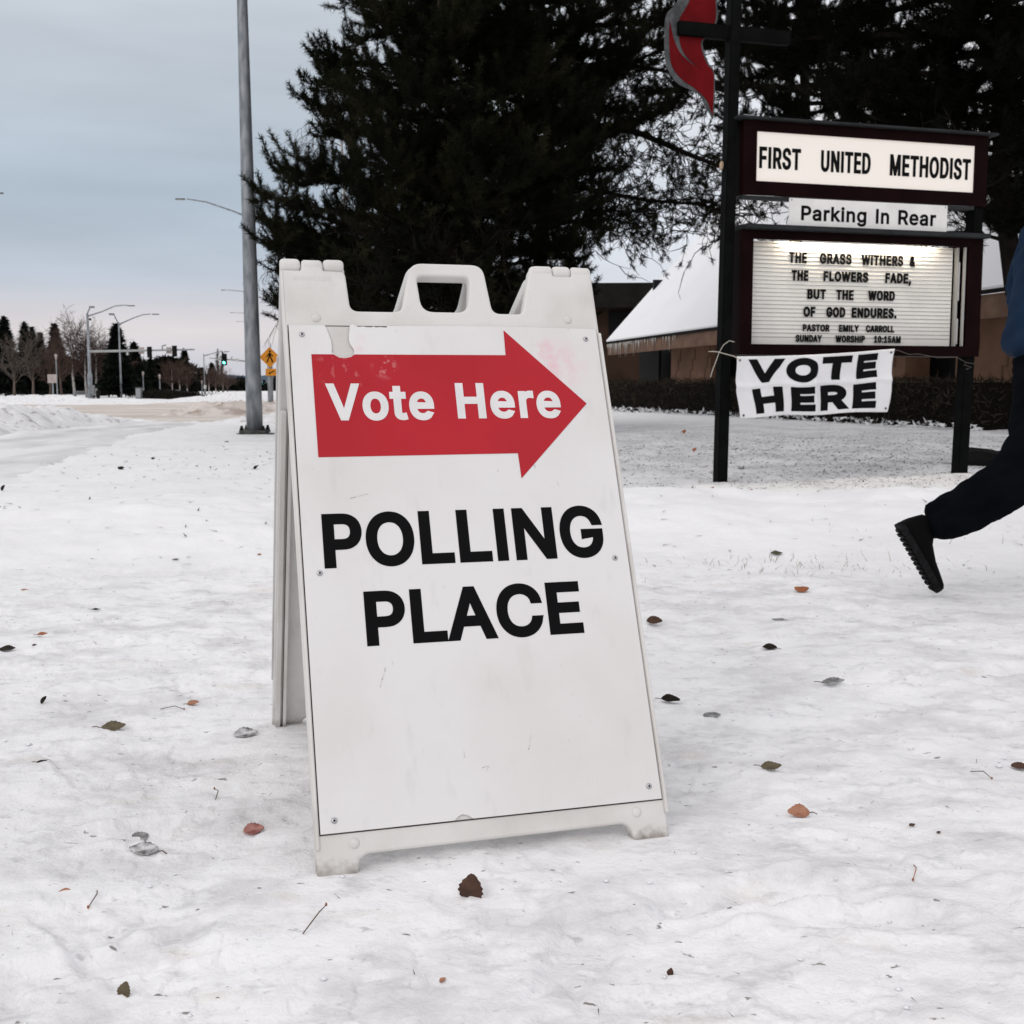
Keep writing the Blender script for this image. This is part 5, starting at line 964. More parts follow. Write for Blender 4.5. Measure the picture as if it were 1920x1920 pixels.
# near-left signal pole with long mast arm (we see the backs of its heads)
Y = 66.0; p = at(168, 700, Y); k = Y / F_PX
ts = thing('traffic_signal', 'tall grey signal pole with long mast arm holding two black heads seen from behind', 'traffic light', (p.x, Y, 0), 0, 'traffic signals at the crossing')
mb = MB(); hz = ztop(588, Y); mb.tube([(0, 0, -.1), (0, 0, 1.4), (0, 0, 1.5), (0, 0, hz)], [.14, .135, .09, .066], 12); mb.build('shaft', galv, ts, True)
mb = MB(); mb.tube([(0, 0, hz - .15), (28 * k, 0, hz + .12), (52 * k, 0, hz + .42), (66 * k, 0, hz + .46), (80 * k, 0, hz + .44)], [.04, .036, .034, .03, .025], 8); mb.build('lamp_arm', galv, ts, True)
mb = MB(); mb.box((82 * k, 0, hz + .43), (.4, .18, .06)); mb.build('lamp_head', alum, ts, bevel=.02)
mb = MB(); mb.tube([(0, 0, hz), (4 * k, 0, hz + .25), (6 * k, 0, hz + .36)], .035, 6); mb.box((9 * k, 0, hz + .36), (.25, .16, .10)); mb.build('detector', alum, ts)
mb = MB(); mb.lathe([(.01, .08), (.05, .05), (.08, -.01), (.03, -.07)], 12, (6 * k, -.1, hz - .32)); mb.build('dome_camera', bl, ts, True)
za = ztop(659, Y); mb = MB(); mb.tube([(0, 0, za), (60 * k, 0, za + .03), (197 * k, 0, za + .11)], [.075, .065, .045], 10); mb.build('mast_arm', mat('mast_pale', (.36, .37, .36), .5, .2, 3), ts, True)
signal_head(ts, 114 * k, -.16, ztop(660.5, Y), s=.47); signal_head(ts, 160.5 * k, -.16, ztop(658.5, Y), s=.47)
for x_ in (97, 148): mb = MB(); mb.box((x_ * k, .12, ztop(657, Y)), (10 * k, .02, 12 * k)); mb.build('sign_plate', backp, ts)
for x_ in (137,): mb = MB(); mb.tube([(x_ * k, 0, za + .1), (x_ * k, 0, za + .3), (x_ * k + .2, 0, za + .36)], .04, 6); mb.build('detector', alum, ts)
mb = MB(); mb.box((.16, -.05, .55), (.16, .24, .5)); mb.build('control_box', alum, ts, bevel=.01)
# far-side signal, arm from the right, green towards us
Y = 84.0; p = at(482, 700, Y); k = Y / F_PX
t2 = thing('traffic_signal', 'signal with glowing green lamp on a mast arm left of the near grey post', 'traffic light', (p.x, Y, 0), 0, 'traffic signals at the crossing')
mb = MB(); mb.tube([(0, 0, -.1), (0, 0, ztop(676, 84))], [.09, .07], 10); mb.build('shaft', galv, t2, True)
mb = MB(); mb.tube([(0, 0, ztop(680, Y)), (-40 * k, 0, ztop(675, Y)), (-88 * k, 0, ztop(671.5, Y))], [.07, .055, .038], 10); mb.build('mast_arm', MATS['mast_pale'], t2, True)
signal_head(t2, -59.5 * k, -.16, ztop(674, Y), green, .62)
mb = MB(); mb.box((-36 * k, -.12, ztop(675, Y)), (7 * k, .02, 6 * k)); mb.build('sign_plate', mat('sign_pale', (.5, .49, .48), .5), t2)
mb = MB(); mb.tube([(-47 * k, 0, ztop(675, Y)), (-47 * k, 0, ztop(670, Y)), (-45 * k, 0, ztop(669, Y))], .035, 6); mb.build('detector', alum, t2)
# farther junction
Y = 190.0; p = at(508, 700, Y); k = Y / F_PX
t3 = thing('traffic_signal', 'tiny faraway signal arm with three heads, one green, near the horizon', 'traffic light', (p.x, Y, 0), 0, 'traffic signals at the crossing')
mb = MB(); mb.tube([(0, 0, -.1), (0, 0, 7.5)], [.09, .07], 8); mb.build('shaft', galv, t3, True)
mb = MB(); mb.tube([(0, 0, ztop(717, Y)), (-85 * k, 0, ztop(715, Y))], .09, 8); mb.build('mast_arm', galv, t3)
signal_head(t3, -64 * k, -.16, ztop(716, Y), None, .7); signal_head(t3, -46 * k, -.16, ztop(714, Y), None, .8); signal_head(t3, -13 * k, -.16, ztop(717, Y), green, .7)

# pedestrian warning sign beside the pine
wp = G(508, 768); 
ws = thing('warning_sign', 'orange diamond crossing sign with arrow plaque, between the near grey post and the board', 'road sign', (wp[0], wp[1], 0), 0)
k = wp[1] / F_PX
mb = MB(); mb.tube([(0, 0, -.1), (0, 0, ztop(655, wp[1]))], [.095, .085], 12); mb.lathe([(.17, -.02), (.17, .06), (.12, .09)], 14); mb.build('post', galv, ws, True)
cz = ztop(670, wp[1]); hw = 19.5 * k
dia = flat_plate('diamond_panel', round_poly([(0, -hw), (hw, 0), (0, hw), (-hw, 0)], .05), orange, ws, Matrix.Translation((.02, -.11, cz)) @ MS, .006)
# walking figure of the sign
def sub(name, polys, par, M_, m=None):
    mb = MB()
    for poly in polys:
        n = len(poly); mb.add([(p[0], p[1], .003) for p in poly], [tuple(range(n))])
    o = mb.build(name, m or black, par); o.data.transform(M_); return o
s_ = hw
sub('pictogram', [[(-.10 * s_, .05 * s_), (.12 * s_, .05 * s_), (.10 * s_, .42 * s_), (-.08 * s_, .42 * s_)], [(-.10 * s_, .06 * s_), (.02 * s_, .06 * s_), (-.22 * s_, -.5 * s_), (-.36 * s_, -.5 * s_)], [(.0, .06 * s_), (.13 * s_, .06 * s_), (.36 * s_, -.46 * s_), (.22 * s_, -.5 * s_)],
                  [(-.08 * s_, .40 * s_), (-.34 * s_, .06 * s_), (-.26 * s_, .0), (-.02 * s_, .30 * s_)], [(.08 * s_, .40 * s_), (.34 * s_, .12 * s_), (.28 * s_, .05 * s_), (.06 * s_, .28 * s_)],
                  [(.10 * s_ * math.cos(a * .52) + .01, .10 * s_ * math.sin(a * .52) + .55 * s_) for a in range(12)]], dia, Matrix.Translation((.02, -.117, cz)) @ MS)
pz = ztop(698, wp[1]); pl = flat_plate('plaque', [(-11.5 * k, -6.5 * k), (11.5 * k, -6.5 * k), (11.5 * k, 6.5 * k), (-11.5 * k, 6.5 * k)], orange, ws, Matrix.Translation((.08, -.11, pz)) @ MS, .006)
q = k
sub('arrow', [[(-7.2 * q, -3.2 * q), (-3.8 * q, -3.6 * q), (-4.6 * q, -2.0 * q), (3.0 * q, 1.6 * q), (2.2 * q, 3.2 * q), (-5.4 * q, -.4 * q), (-6.1 * q, 1.2 * q)]], pl, Matrix.Translation((.11, -.117, pz)) @ MS)
# small things by the far roadside
def simple_sign(u, v0, v1, w, Y, label, m_=backp, name='road_sign', vb=746):
    p = at(u, 700, Y); t = thing(name, label, 'road sign', (p.x, Y, 0), 0); k = Y / F_PX
    mb = MB(); mb.tube([(0, 0, -.1), (0, 0, ztop(v0, Y))], .05, 8); mb.build('post', galv, t)
    mb = MB(); mb.box((0, -.06, (ztop(v0, Y) + ztop(v1, Y)) / 2), (w * k, .02, (v1 - v0) * k)); mb.build('panel', m_, t); return t
simple_sign(98, 702, 718, 17, 72, 'pale pinkish square board on a post, among the bare trees on the left')
simple_sign(384, 722, 729, 5, 98, 'small round pale sign on a post below the green signal', MATS['sign_pale'])
simple_sign(333, 731, 737, 9, 90, 'white double plate sign behind the dark low hedge', MATS['sign_pale'])
simple_sign(362, 735, 742, 5, 88, 'small pale marker at the right end of the dark low hedge', MATS['sign_pale'])
def park_lamp(u, vt, Y, label):
    p = at(u, 700, Y); t = thing('park_lamp', label, 'lamp', (p.x, Y, 0), 0, 'short park lamps along the path'); z = ztop(vt, Y)
    mb = MB(); mb.tube([(0, 0, -.1), (0, 0, z - .3)], [.05, .035], 8); mb.build('shaft', galv, t)
    mb = MB(); mb.lathe([(.03, -.32), (.07, -.12), (.10, -.05), (.06, .02), (.01, .06)], 12, (0, 0, z)); mb.build('lantern', backp, t, True); return t
park_lamp(106, 665, 74, 'short park lamp with pale round lantern beside the pinkish board'); park_lamp(268, 698, 82, 'thin park lamp right of the grey cabinet'); park_lamp(299, 703, 84, 'thin park lamp above the left half of the dark low hedge'); park_lamp(378, 714, 100, 'small park lamp left of the round pale sign')
p = at(261, 740, 70); cb = thing('utility_cabinet', 'grey metal utility cabinet on the far verge left of the low hedge', 'cabinet', (p.x, 70, 0), 0)
mb = MB(); mb.box((0, 0, .33), (.34, .3, .66)); mb.build('body', alum, cb, bevel=.02); mb = MB(); mb.box((-.01, -.155, .33), (.27, .012, .55)); mb.build('door', mat('cabinet_door', (.29, .30, .31), .5), cb)
mb = MB(); mb.box((.0, 0, .675), (.40, .36, .03)); mb.build('lid', trim_m, cb)
p = at(158, 740, 68); bn = thing('bench', 'grey slatted park bench below the white birches', 'bench', (p.x, 68, 0), .1); bn.scale = (.75, .75, .5)
mb = MB(); [mb.box((0, .12 * q - .15, .48), (1.7, .09, .04)) for q in range(4)]; mb.build('seat', alum, bn); mb = MB(); [mb.box((0, .30, .62 + .13 * q), (1.7, .04, .09)) for q in range(3)]; mb.build('backrest', alum, bn)
for x_ in (-.7, .7): mb = MB(); mb.box((x_, .1, .24), (.07, .5, .48)); mb.build('leg', bl, bn)
p = at(184, 740, 66); tb = thing('litter_bin', 'black round litter bin right of the bench', 'bin', (p.x, 66, 0), 0); tb.scale = (.4, .4, .5)
mb = MB(); mb.lathe([(.22, -.05), (.26, .4), (.28, .85)], 14); mb.build('body', bl, tb, True); mb = MB(); mb.lathe([(.30, .85), (.30, .92), (.12, 1.05)], 14); mb.build('lid', bl, tb, True)
p = at(11, 742, 70); bo_ = thing('bollard', 'short dark bollard at the far left edge of the snowy park', 'bollard', (p.x, 70, 0), 0); bo_.scale = (.6, .6, .45)
mb = MB(); mb.lathe([(.10, -.05), (.10, .55), (.13, .56), (.13, .66), (.05, .74)], 12); mb.build('body', bl, bo_, True); mb = MB(); mb.lathe([(.15, -.02), (.15, .06), (.1, .08)], 12); mb.build('base', trim_m, bo_)
# low dark clipped hedge in the park
p0, p1 = at(268, 745, 72), at(366, 745, 66)
lh = thing('hedge', 'low dark rounded hedge at the far side of the sanded crossing', 'hedge', (p0.x, p0.y, 0), math.atan2(p1.y - p0.y, p1.x - p0.x)); LL = (Vector((p1.x, p1.y)) - Vector((p0.x, p0.y))).length
def lfn(rg, n):
    x = rg.uniform(0, LL, n); e = np.minimum(1, np.minimum(x, LL - x) / .5) ** .5; y = rg.normal(0, .4, n); return np.stack([x, y, rg.uniform(0, 1, n) * (.46 + .16 * np.clip(vnoise(x * .9, x * 0 + .3, 8), -1, 1)) * e], -1)
hedge_leaf = mat('hedge_dark', (.016, .014, .010), .85, .3, 3); twig_cloud(5000, lfn, .16, .03, hedge_leaf, 'foliage', lh, .5, 12)
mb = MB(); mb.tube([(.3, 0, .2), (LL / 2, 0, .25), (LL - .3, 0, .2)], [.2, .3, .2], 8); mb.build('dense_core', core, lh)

# ------------------------------------------------------------------ far trees, each one its own
spruce_n = mat('spruce_needles', (.009, .012, .009), .8, .4, .6); 
def conifer(u, vt, Y, hw, label, seed, full=1.0, name='spruce_tree', zb=.3, round_=False, cat='conifer', m_=None, vb=None):
    p = at(u, 700, Y); h = ztop(vt, Y); R = hw * 1.55 * Y / F_PX; rg = np.random.default_rng(seed)
    t = thing(name, label, cat, (p.x, Y, 0), 0, 'evergreens across the road')
    mb = MB(); mb.tube([(0, 0, -.1), (0, 0, h * .95)], [.05 * h * .45, .02], 7); mb.build('trunk', bark_d, t)
    n = int((3600 if R > .8 else 2200) * full); q = rg.uniform(0, 1, n) ** .75; z = zb + (h - zb) * (1 - q)     # q: 0 top .. 1 bottom
    if round_: prof = np.sqrt(np.clip(1 - ((1 - q) * 2 - 1) ** 2, 0, 1)) * .9 + .1; prof = np.where(q > .55, prof * .95, prof)
    else: prof = (q ** 1.05) * .95 + .03
    layer = .66 + .45 * np.abs(np.sin(z / h * 26 + rg.normal(0, .25, n))); a = rg.uniform(0, 6.2832, n)
    lob = 1 + .28 * vnoise(a * 2.2, z * 1.6 / max(h, 1) * 6, seed); r_ = R * prof * layer * lob * rg.uniform(0, 1, n) ** .45
    P = np.stack([r_ * np.cos(a), r_ * np.sin(a), z - (0 if round_ else .10) * r_], -1)
    out = np.stack([np.cos(a), np.sin(a), np.full(n, .15 if round_ else -.10)], -1) + rg.normal(size=(n, 3)) * .45; out /= np.linalg.norm(out, axis=1)[:, None]
    s = np.cross(out, rg.normal(size=(n, 3))); s /= np.linalg.norm(s, axis=1)[:, None]
    L = (.10 * R + .22) * rg.uniform(.6, 1.3, (n, 1)); W = (.030 * R + .055) * rg.uniform(.6, 1.3, (n, 1))
    V = np.stack([P - out * L * .4 - s * W, P - out * L * .4 + s * W, P + out * L], 1).reshape(-1, 3)
    np_mesh('crown', V, np.arange(3 * n).reshape(-1, 3), m_ or spruce_n, t); return t
CON = [(12, 594, 92, 24, 'pointed dark spruce at the left edge of the picture'), (49, 604, 95, 17, 'dark spruce, second from the left edge'), (63, 613, 96, 14, 'slim dark spruce tucked against the right side of the second one'),
       (78, 624, 98, 12, 'small dark spruce right of the slim one, before a gap'), (106, 608, 94, 20, 'dark spruce rising behind the reddish bare trees, above the pinkish board'), (221, 608, 77, 25, 'wide dark spruce with open branches behind the two-armed street lamp'),
       (253, 643, 90, 18, 'dark spruce at the right flank of the wide open-branched one'), (283, 672, 95, 11, 'narrow dark spruce below the left signal head'), (347, 655, 108, 12, 'slim tall spruce under the tip of the mast arm'),
       (397, 681, 122, 9, 'small pointed spruce left of the bare poplars'), (378, 690, 118, 11, 'stubby dark conifer behind the thin distant street lamp'), (437, 724, 150, 9, 'tiny dark conifer near the horizon, left of the near post'), (452, 720, 156, 9, 'tiny dark conifer near the horizon, nearest the grey post')]
for i, (u, vt, Y, hw, lab) in enumerate(CON): conifer(u, vt, Y, hw, lab, 100 + i)
conifer(313, 670, 98, 23, 'broad round-topped pine right of the middle of the mast arm', 131, 1.3, 'pine_tree', 1.2, True)
BARE = [(26, 640, 76, 1.5, twig_grey, bark, .10, 'grey bare tree in front of the leftmost spruce'), (61, 632, 76, 1.5, twig_grey, bark, .10, 'grey bare tree in front of the second spruce'), (92, 655, 76, 1.2, twig_m, bark, .07, 'thin bare tree just left of the pinkish board'),
        (113, 640, 80, 2.1, twig_red, bark, .09, 'reddish bare tree behind the short park lamp'), (138, 600, 78, 2.0, twig_m, birch_bark, .10, 'tall white-barked birch, leftmost of the birches'), (161, 622, 78, 2.2, twig_red, birch_bark, .085, 'white-barked birch left of the tall signal pole'),
        (180, 632, 79, 2.2, twig_red, birch_bark, .085, 'white-barked birch right of the tall signal pole'), (203, 664, 80, 2.1, twig_red, bark, .07, 'low rusty-brown bare tree before the wide spruce'),
        (322, 692, 92, 1.3, twig_red, birch_bark, .06, 'rusty bare tree behind the left half of the low hedge'), (336, 688, 93, 1.5, twig_red, birch_bark, .06, 'rusty round bare tree behind the middle of the low hedge'), (350, 694, 94, 1.2, twig_red, birch_bark, .06, 'rusty bare tree behind the right end of the low hedge'),
        (391, 700, 112, 1.6, twig_red, birch_bark, .06, 'brown bare tree right of the thin distant street lamp'), (404, 703, 116, 1.6, twig_red, birch_bark, .06, 'brown bare tree at the foot of the poplars'), (426, 712, 130, 1.5, twig_m, bark, .06, 'small brown bare tree right of the poplars')]
for i, (u, vt, Y, sp_, mt, mk, r0, lab) in enumerate(BARE):
    p = at(u, 700, Y); bare_tree('bare_tree' if mk is bark else 'birch_tree', lab, (p.x, Y, 0), ztop(vt, Y), sp_, 300 + i, mk, mt, 'tree', 'leafless trees across the road', r0, .15, .26, 40, 3, .012, 1.1)
for i, (u, vt, lab) in enumerate([(409, 654, 'tall narrow bare poplar, left of a close pair'), (417, 660, 'tall narrow bare poplar, right of a close pair')]):
    p = at(u, 700, 135); bare_tree('poplar_tree', lab, (p.x, 135, 0), ztop(vt, 135), .7, 340 + i, twig_grey, twig_grey, 'poplar tree', 'bare poplars', .12, 0, .12, 60, 3, .02, 3.2)
# far wood closing the park: a mass nobody could count
wood_m = mat('far_wood', (.013, .014, .011), .9, .4, .3)
def wfn(rg, n):
    x = rg.uniform(-66, -28.6, n); top_ = 2.5 + .9 * vnoise(x * .25, x * 0 + 4, 90) + .5 * vnoise(x * .9, x * 0, 91); return np.stack([x, 104 + rg.uniform(-2.5, 2.5, n) + (x + 40) * .12, rg.uniform(0, 1, n) * top_], -1)
tag(twig_cloud(26000, wfn, .7, .16, wood_m, 'far_wood', None, .7, 44), kind='stuff')
def wfn2(rg, n):
    x = rg.uniform(-44, -18, n); top_ = 1.3 + 1.2 * vnoise(x * .35, x * 0 + 9, 93) + .5 * vnoise(x * 1.1, x * 0, 94); return np.stack([x, 165 + rg.uniform(-4, 4, n), rg.uniform(0, 1, n) * np.clip(top_, .4, 4) * np.where((x > -36.5) & (x < -33), .3, 1)], -1)
tag(twig_cloud(9000, wfn2, .8, .2, wood_m, 'distant_wood', None, .7, 45), kind='stuff')
hillm = mat('far_hill', (.10, .13, .17), 1.0, .2, .01)
mb = MB(); pts = [(-420, 0), (-420, 8), (-330, 13), (-260, 9), (-200, 16), (-120, 11), (-40, 18), (60, 12), (60, 0)]
mb.prism(pts, 1180, 1330); tag(mb.build('hills', hillm), kind='structure')

# ------------------------------------------------------------------ rock by the right post
rp = G(1884, 884); rock = thing('rock', 'dark flat topped boulder half behind the passing person, beside the right sign post', 'rock', (rp[0] + .03, rp[1] + .45, gz(rp[0], rp[1])), .3)
bm = bmesh.new(); bmesh.ops.create_icosphere(bm, subdivisions=4, radius=.5)
for v in bm.verts:
    n_ = float(fbm(np.array([v.co.x * 2.2 + 3]), np.array([v.co.y * 2.2 + v.co.z * 1.7]), 70, 3)[0]); v.co *= 1 + .16 * n_; v.co.z = min(v.co.z * .55, .17 + .02 * n_); v.co.x *= .62; v.co *= .8
me = bpy.data.meshes.new('stone'); bm.to_mesh(me); bm.free(); link('stone', me, mat('dark_stone', (.010, .0095, .009), .85, .5, 5, bump=.8, bscale=20), rock, True)

# ------------------------------------------------------------------ leaves and litter on the snow
LEAFM = {}
def leaf_m(key, c1, c2):
    LEAFM[key] = mat('leaf_' + key, c1, .6, scale=45, col2=c2, lo=.4, hi=.65, bump=.3, bscale=120)
leaf_m('brown', (.085, .042, .026), (.05, .026, .018)); leaf_m('olive', (.13, .105, .062), (.085, .065, .04)); leaf_m('rust', (.34, .12, .05), (.24, .085, .04)); leaf_m('tan', (.40, .20, .125), (.30, .13, .08))
leaf_m('dark', (.022, .018, .015), (.04, .03, .024)); leaf_m('grey', (.17, .165, .16), (.40, .40, .41)); leaf_m('pink', (.42, .20, .17), (.20, .06, .05)); leaf_m('green', (.06, .07, .035), (.09, .09, .05)); leaf_m('snowy', (.62, .62, .63), (.10, .09, .085))
stem_m = mat('leaf_stem', (.09, .05, .035), .7)
def leaf(u, v, lenpx, key, label, rz=0.0, ratio=.55, curl=.25, tilt=0.0, roll=0.0, stem=True, seed=0, lift=.004, dip=0):
    p = G(u, v); s = lenpx * p[1] / F_PX; r = random.Random(seed + int(u)); z = gz(p[0], p[1])
    t = thing('fallen_leaf', label, 'leaf', (p[0], p[1], z + lift - dip), 0, 'fallen leaves on the snow')
    nu, nv = 12, 7; V = []; F = []
    for i in range(nu + 1):
        q = i / nu; w = math.sin(math.pi * min(1, q * .93 + .035)) ** .8 * (1 - .35 * q) * ratio * .72
        jitter = 1 + (.10 if i % 2 else -.06)
        for j in range(nv):
            a = (j / (nv - 1) * 2 - 1); y = a * w * jitter * (1 if abs(a) > .9 else 1)
            zz = curl * (abs(a) ** 1.6) * w * 1.1 + curl * .5 * (q - .45) ** 2 + .02 * math.sin(q * 9 + a * 3 + seed) + (.015 if abs(a) < .1 else 0)
            V.append(((q - .5) * s, y * s, zz * s))
    for i in range(nu):
        for j in range(nv - 1): F.append((i * nv + j, (i + 1) * nv + j, (i + 1) * nv + j + 1, i * nv + j + 1))
    roll = (abs(roll) + R_(12) if roll else R_(17)) if not tilt else 0
    M_ = Matrix.Rotation(roll, 4, 'X') @ Matrix.Rotation(rz, 4, 'Z') @ Matrix.Rotation(tilt, 4, 'Y')
    mb = MB(); mb.add([M_ @ Vector(q) for q in V], F); o = mb.build('blade', LEAFM[key], t, True); sl = o.modifiers.new('t', 'SOLIDIFY'); sl.thickness = max(.0006, s * .012)
    zmin = min(v_.co.z for v_ in o.data.vertices); t.location.z -= zmin
    if stem:
        mb = MB(); pts = [M_ @ (Vector((-.5 * s, 0, .12 * curl * s))), M_ @ Vector((-.66 * s, .03 * s, .10 * s)), M_ @ Vector((-.84 * s, .10 * s, .05 * s))]; mb.tube(pts, [.012 * s + .0004] * 3, 5); mb.build('stem', stem_m, t)
    return t
R_ = math.radians
LV = [(884, 1672, 58, 'brown', 'large brown toothed leaf standing upright in snow before the board', R_(66), .74, .12, R_(-80), 0, False, .0, .012),
      (212, 1358, 46, 'olive', 'olive brown flat leaf with a curled stem, lying well left of the board', R_(12), .55, .12, 0, R_(-10), True, .004, 0),
      (461, 1382, 46, 'snowy', 'snow dusted leaf with dark rim by the rear foot of the board', R_(10), .6, .3, 0, 0, False, .002, .002),
      (476, 1558, 40, 'pink', 'pinkish red frosted leaf just left of the front foot', R_(15), .75, .2, 0, 0, False, .003, .002),
      (262, 1554, 34, 'grey', 'grey brown half buried leaf, upper of two close together at lower left', R_(40), .8, .3, 0, 0, True, .0, .004),
      (270, 1592, 60, 'snowy', 'snow covered leaf with thin stem, lower of two close together at lower left', R_(170), .5, .25, 0, 0, True, .002, .003),
      (235, 1862, 34, 'olive', 'small ragged olive leaf standing up near the bottom left corner', R_(70), .75, .25, R_(-70), 0, False, .0, .006),
      (1497, 1524, 42, 'tan', 'orange tan folded leaf with upright stem, right of the board', R_(178), .62, .35, 0, R_(20), True, .004, 0),
      (1446, 1446, 40, 'olive', 'grey olive oblong leaf lying flat above the orange tan one', R_(5), .48, .15, 0, R_(-12), True, .003, 0),
      (1257, 1319, 36, 'dark', 'dark crumpled leaf beside the right edge of the board', R_(-10), .5, .8, 0, 0, True, .003, 0),
      (1227, 1166, 30, 'brown', 'brown boat shaped leaf right of the PLACE lettering', R_(0), .55, .7, 0, R_(-25), False, .003, 0),
      (1443, 1212, 28, 'dark', 'dark curled leaf with a fine upright stem, right of the boat shaped one', R_(175), .55, .7, 0, 0, True, .003, 0),
      (1562, 1284, 44, 'grey', 'grey thin curled leaf with trailing stem, midway between board and right edge', R_(8), .32, .5, 0, R_(-20), True, .003, 0),
      (1503, 1111, 28, 'rust', 'rusty humped leaf left of the walking shoe', R_(0), .6, -.6, 0, 0, False, .003, 0),
      (1456, 1050, 22, 'green', 'green pod-like leaf by the dry grass wisps', R_(0), .5, .5, 0, 0, False, .003, 0),
      (1335, 944, 16, 'rust', 'small rusty leaf tilted up, below the left sign post', R_(50), .7, .4, R_(-60), 0, False, .0, 0),
      (1408, 947, 13, 'rust', 'tiny rusty leaf tilted up, right of the one below the left sign post', R_(60), .7, .4, R_(-60), 0, False, .0, 0),
      (1684, 927, 19, 'brown', 'dark red brown curled leaf left of the right sign post', R_(-10), .7, .8, R_(-20), 0, False, .0, 0),
      (1735, 924, 15, 'olive', 'small olive curled leaf nearest the right sign post', R_(20), .7, .8, 0, 0, False, .0, 0),
      (14, 1223, 30, 'dark', 'dark brown leaf at the left edge of the picture', R_(8), .5, .2, 0, R_(-10), True, .003, 0),
      (80, 1201, 20, 'rust', 'rusty folded leaf near the left edge, above the dark brown one', R_(15), .45, .5, 0, 0, True, .003, 0),
      (65, 1220, 9, 'brown', 'tiny brown scrap between the rusty folded and dark leaves at left', R_(15), .7, .5, 0, 0, False, .003, 0),
      (362, 1311, 22, 'tan', 'pinkish tan leaf with bent stem above the olive brown flat one', R_(20), .6, .4, 0, 0, True, .003, 0),
      (84, 1309, 16, 'dark', 'black curled leaf on edge near the left side', R_(40), .5, 1.2, R_(-50), 0, True, .0, 0),
      (1913, 1431, 34, 'brown', 'dark striped leaf cut by the right edge of the picture', R_(-10), .55, .4, 0, 0, False, .003, 0),
      (1258, 1823, 17, 'brown', 'small brown scrap standing up at the bottom, right of the middle', R_(60), .7, .5, R_(-65), 0, False, .0, .002),
      (481, 881, 13, 'dark', 'dark leaf on edge below the near grey lamp post', R_(20), .8, .6, R_(-40), 0, False, .0, 0),
      (227, 880, 13, 'dark', 'dark arched leaf on the snow at the edge of the icy lane', R_(0), .6, -.9, 0, 0, False, .0, 0),
      (287, 861, 8, 'dark', 'little dark arched leaf right of the one by the icy lane', R_(0), .6, -.9, 0, 0, False, .0, 0),
      (8, 920, 12, 'dark', 'black curled leaf at the left edge beside the icy lane', R_(50), .6, 1.0, R_(-60), 0, False, .0, 0),
      (425, 827, 8, 'green', 'small olive leaf on the verge left of the near lamp post', R_(0), .7, .4, 0, 0, False, .0, 0),
      (1391, 882, 15, 'grey', 'grey flat leaf on the lawn right of the left sign post', R_(0), .5, .3, 0, 0, False, .003, 0),
      (1283, 815, 9, 'rust', 'upper of two small rusty leaves on the lawn left of the sign', R_(60), .7, .3, R_(-50), 0, False, .0, 0),
      (1302, 850, 9, 'rust', 'lower of two small rusty leaves on the lawn left of the sign', R_(60), .7, .3, R_(-50), 0, False, .0, 0),
      (1710, 1550, 14, 'brown', 'small dark red scrap right of the orange tan leaf', R_(20), .5, .4, 0, 0, False, .002, 0),
      (1760, 1562, 9, 'brown', 'tiny dark red crumb far right of the orange tan leaf', R_(20), .5, .4, 0, 0, False, .002, 0),
      (1335, 1337, 34, 'grey', 'snow smeared grey leaf right of the dark crumpled one', R_(5), .4, .3, 0, 0, False, .001, .002),
      (122, 1668, 26, 'tan', 'pale tan leaf frozen into the snow at lower left', R_(15), .6, .3, 0, 0, False, .0, .003),
      (330, 1062, 14, 'dark', 'thin dark sliver of leaf in the middle of the left snow', R_(10), .3, .4, 0, 0, False, .002, 0),
      (180, 1144, 18, 'dark', 'dark forked leaf scrap left of the thin sliver', R_(0), .3, .5, 0, 0, True, .002, 0),
      (46, 1109, 14, 'tan', 'thin rusty sliver of leaf near the left edge', R_(5), .3, .3, 0, 0, False, .002, 0),
      (82, 1424, 26, 'dark', 'dark narrow leaf half sunk in the trodden snow at left', R_(12), .3, .3, 0, 0, True, .0, .002),
      (487, 1059, 8, 'tan', 'tiny pinkish leaf close to the rear leg of the board', R_(12), .7, .3, 0, 0, False, .0, 0),
      (1462, 1163, 30, 'grey', 'grey smear of leaf between boat shaped and dark curled ones', R_(-6), .3, .2, 0, 0, False, .0, .001),
      (830, 1840, 14, 'tan', 'pale pink scrap on the snow near the bottom middle', R_(40), .7, .3, R_(-20), 0, False, .0, 0)]
for i, a in enumerate(LV):
    leaf(a[0], a[1], a[2], a[3], a[4], a[5], a[6], a[7], a[8], a[9], a[10], i, a[11], a[12])
def twig(u0, v0, u1, v1, label, m_, up=.0, rad=.0009):
    a, b = G(u0, v0), G(u1, v1); a = Vector((a[0], a[1], gz(a[0], a[1]) + .002)); b = Vector((b[0], b[1], gz(b[0], b[1]) + .003 + up)); mid = (a + b) / 2 + Vector((.006, .004, .012 * (b - a).length / .1))
    t = thing('twig', label, 'twig', a, 0, 'twigs on the snow'); mb = MB(); mb.tube([Vector(), mid - a, b - a], [rad, rad, rad * .8], 6); mb.build('stalk', m_, t, True)
    mb = MB(); mb.lathe([(rad * .5, -.002), (rad * 2, 0), (rad * 1.6, .003), (rad * .4, .004)], 7, b - a); mb.build('bud', LEAFM['rust'], t, True); return t
twig(568, 1757, 612, 1717, 'thin brown leaf stalk with red tip, below the front foot', stem_m, .01)
twig(1713, 1625, 1712, 1648, 'short reddish stalk on the snow at lower right', LEAFM['rust'])
twig(404, 1495, 402, 1480, 'little dark hooked stalk left of the board', stem_m, .01); twig(300, 1324, 345, 1322, 'long thin pale stalk left of the pinkish tan leaf', stem_m)
twig(1820, 1440, 1860, 1455, 'curved grey stalk near the right edge', stem_m); twig(182, 1670, 165, 1700, 'dark stalk at the lower left', stem_m)
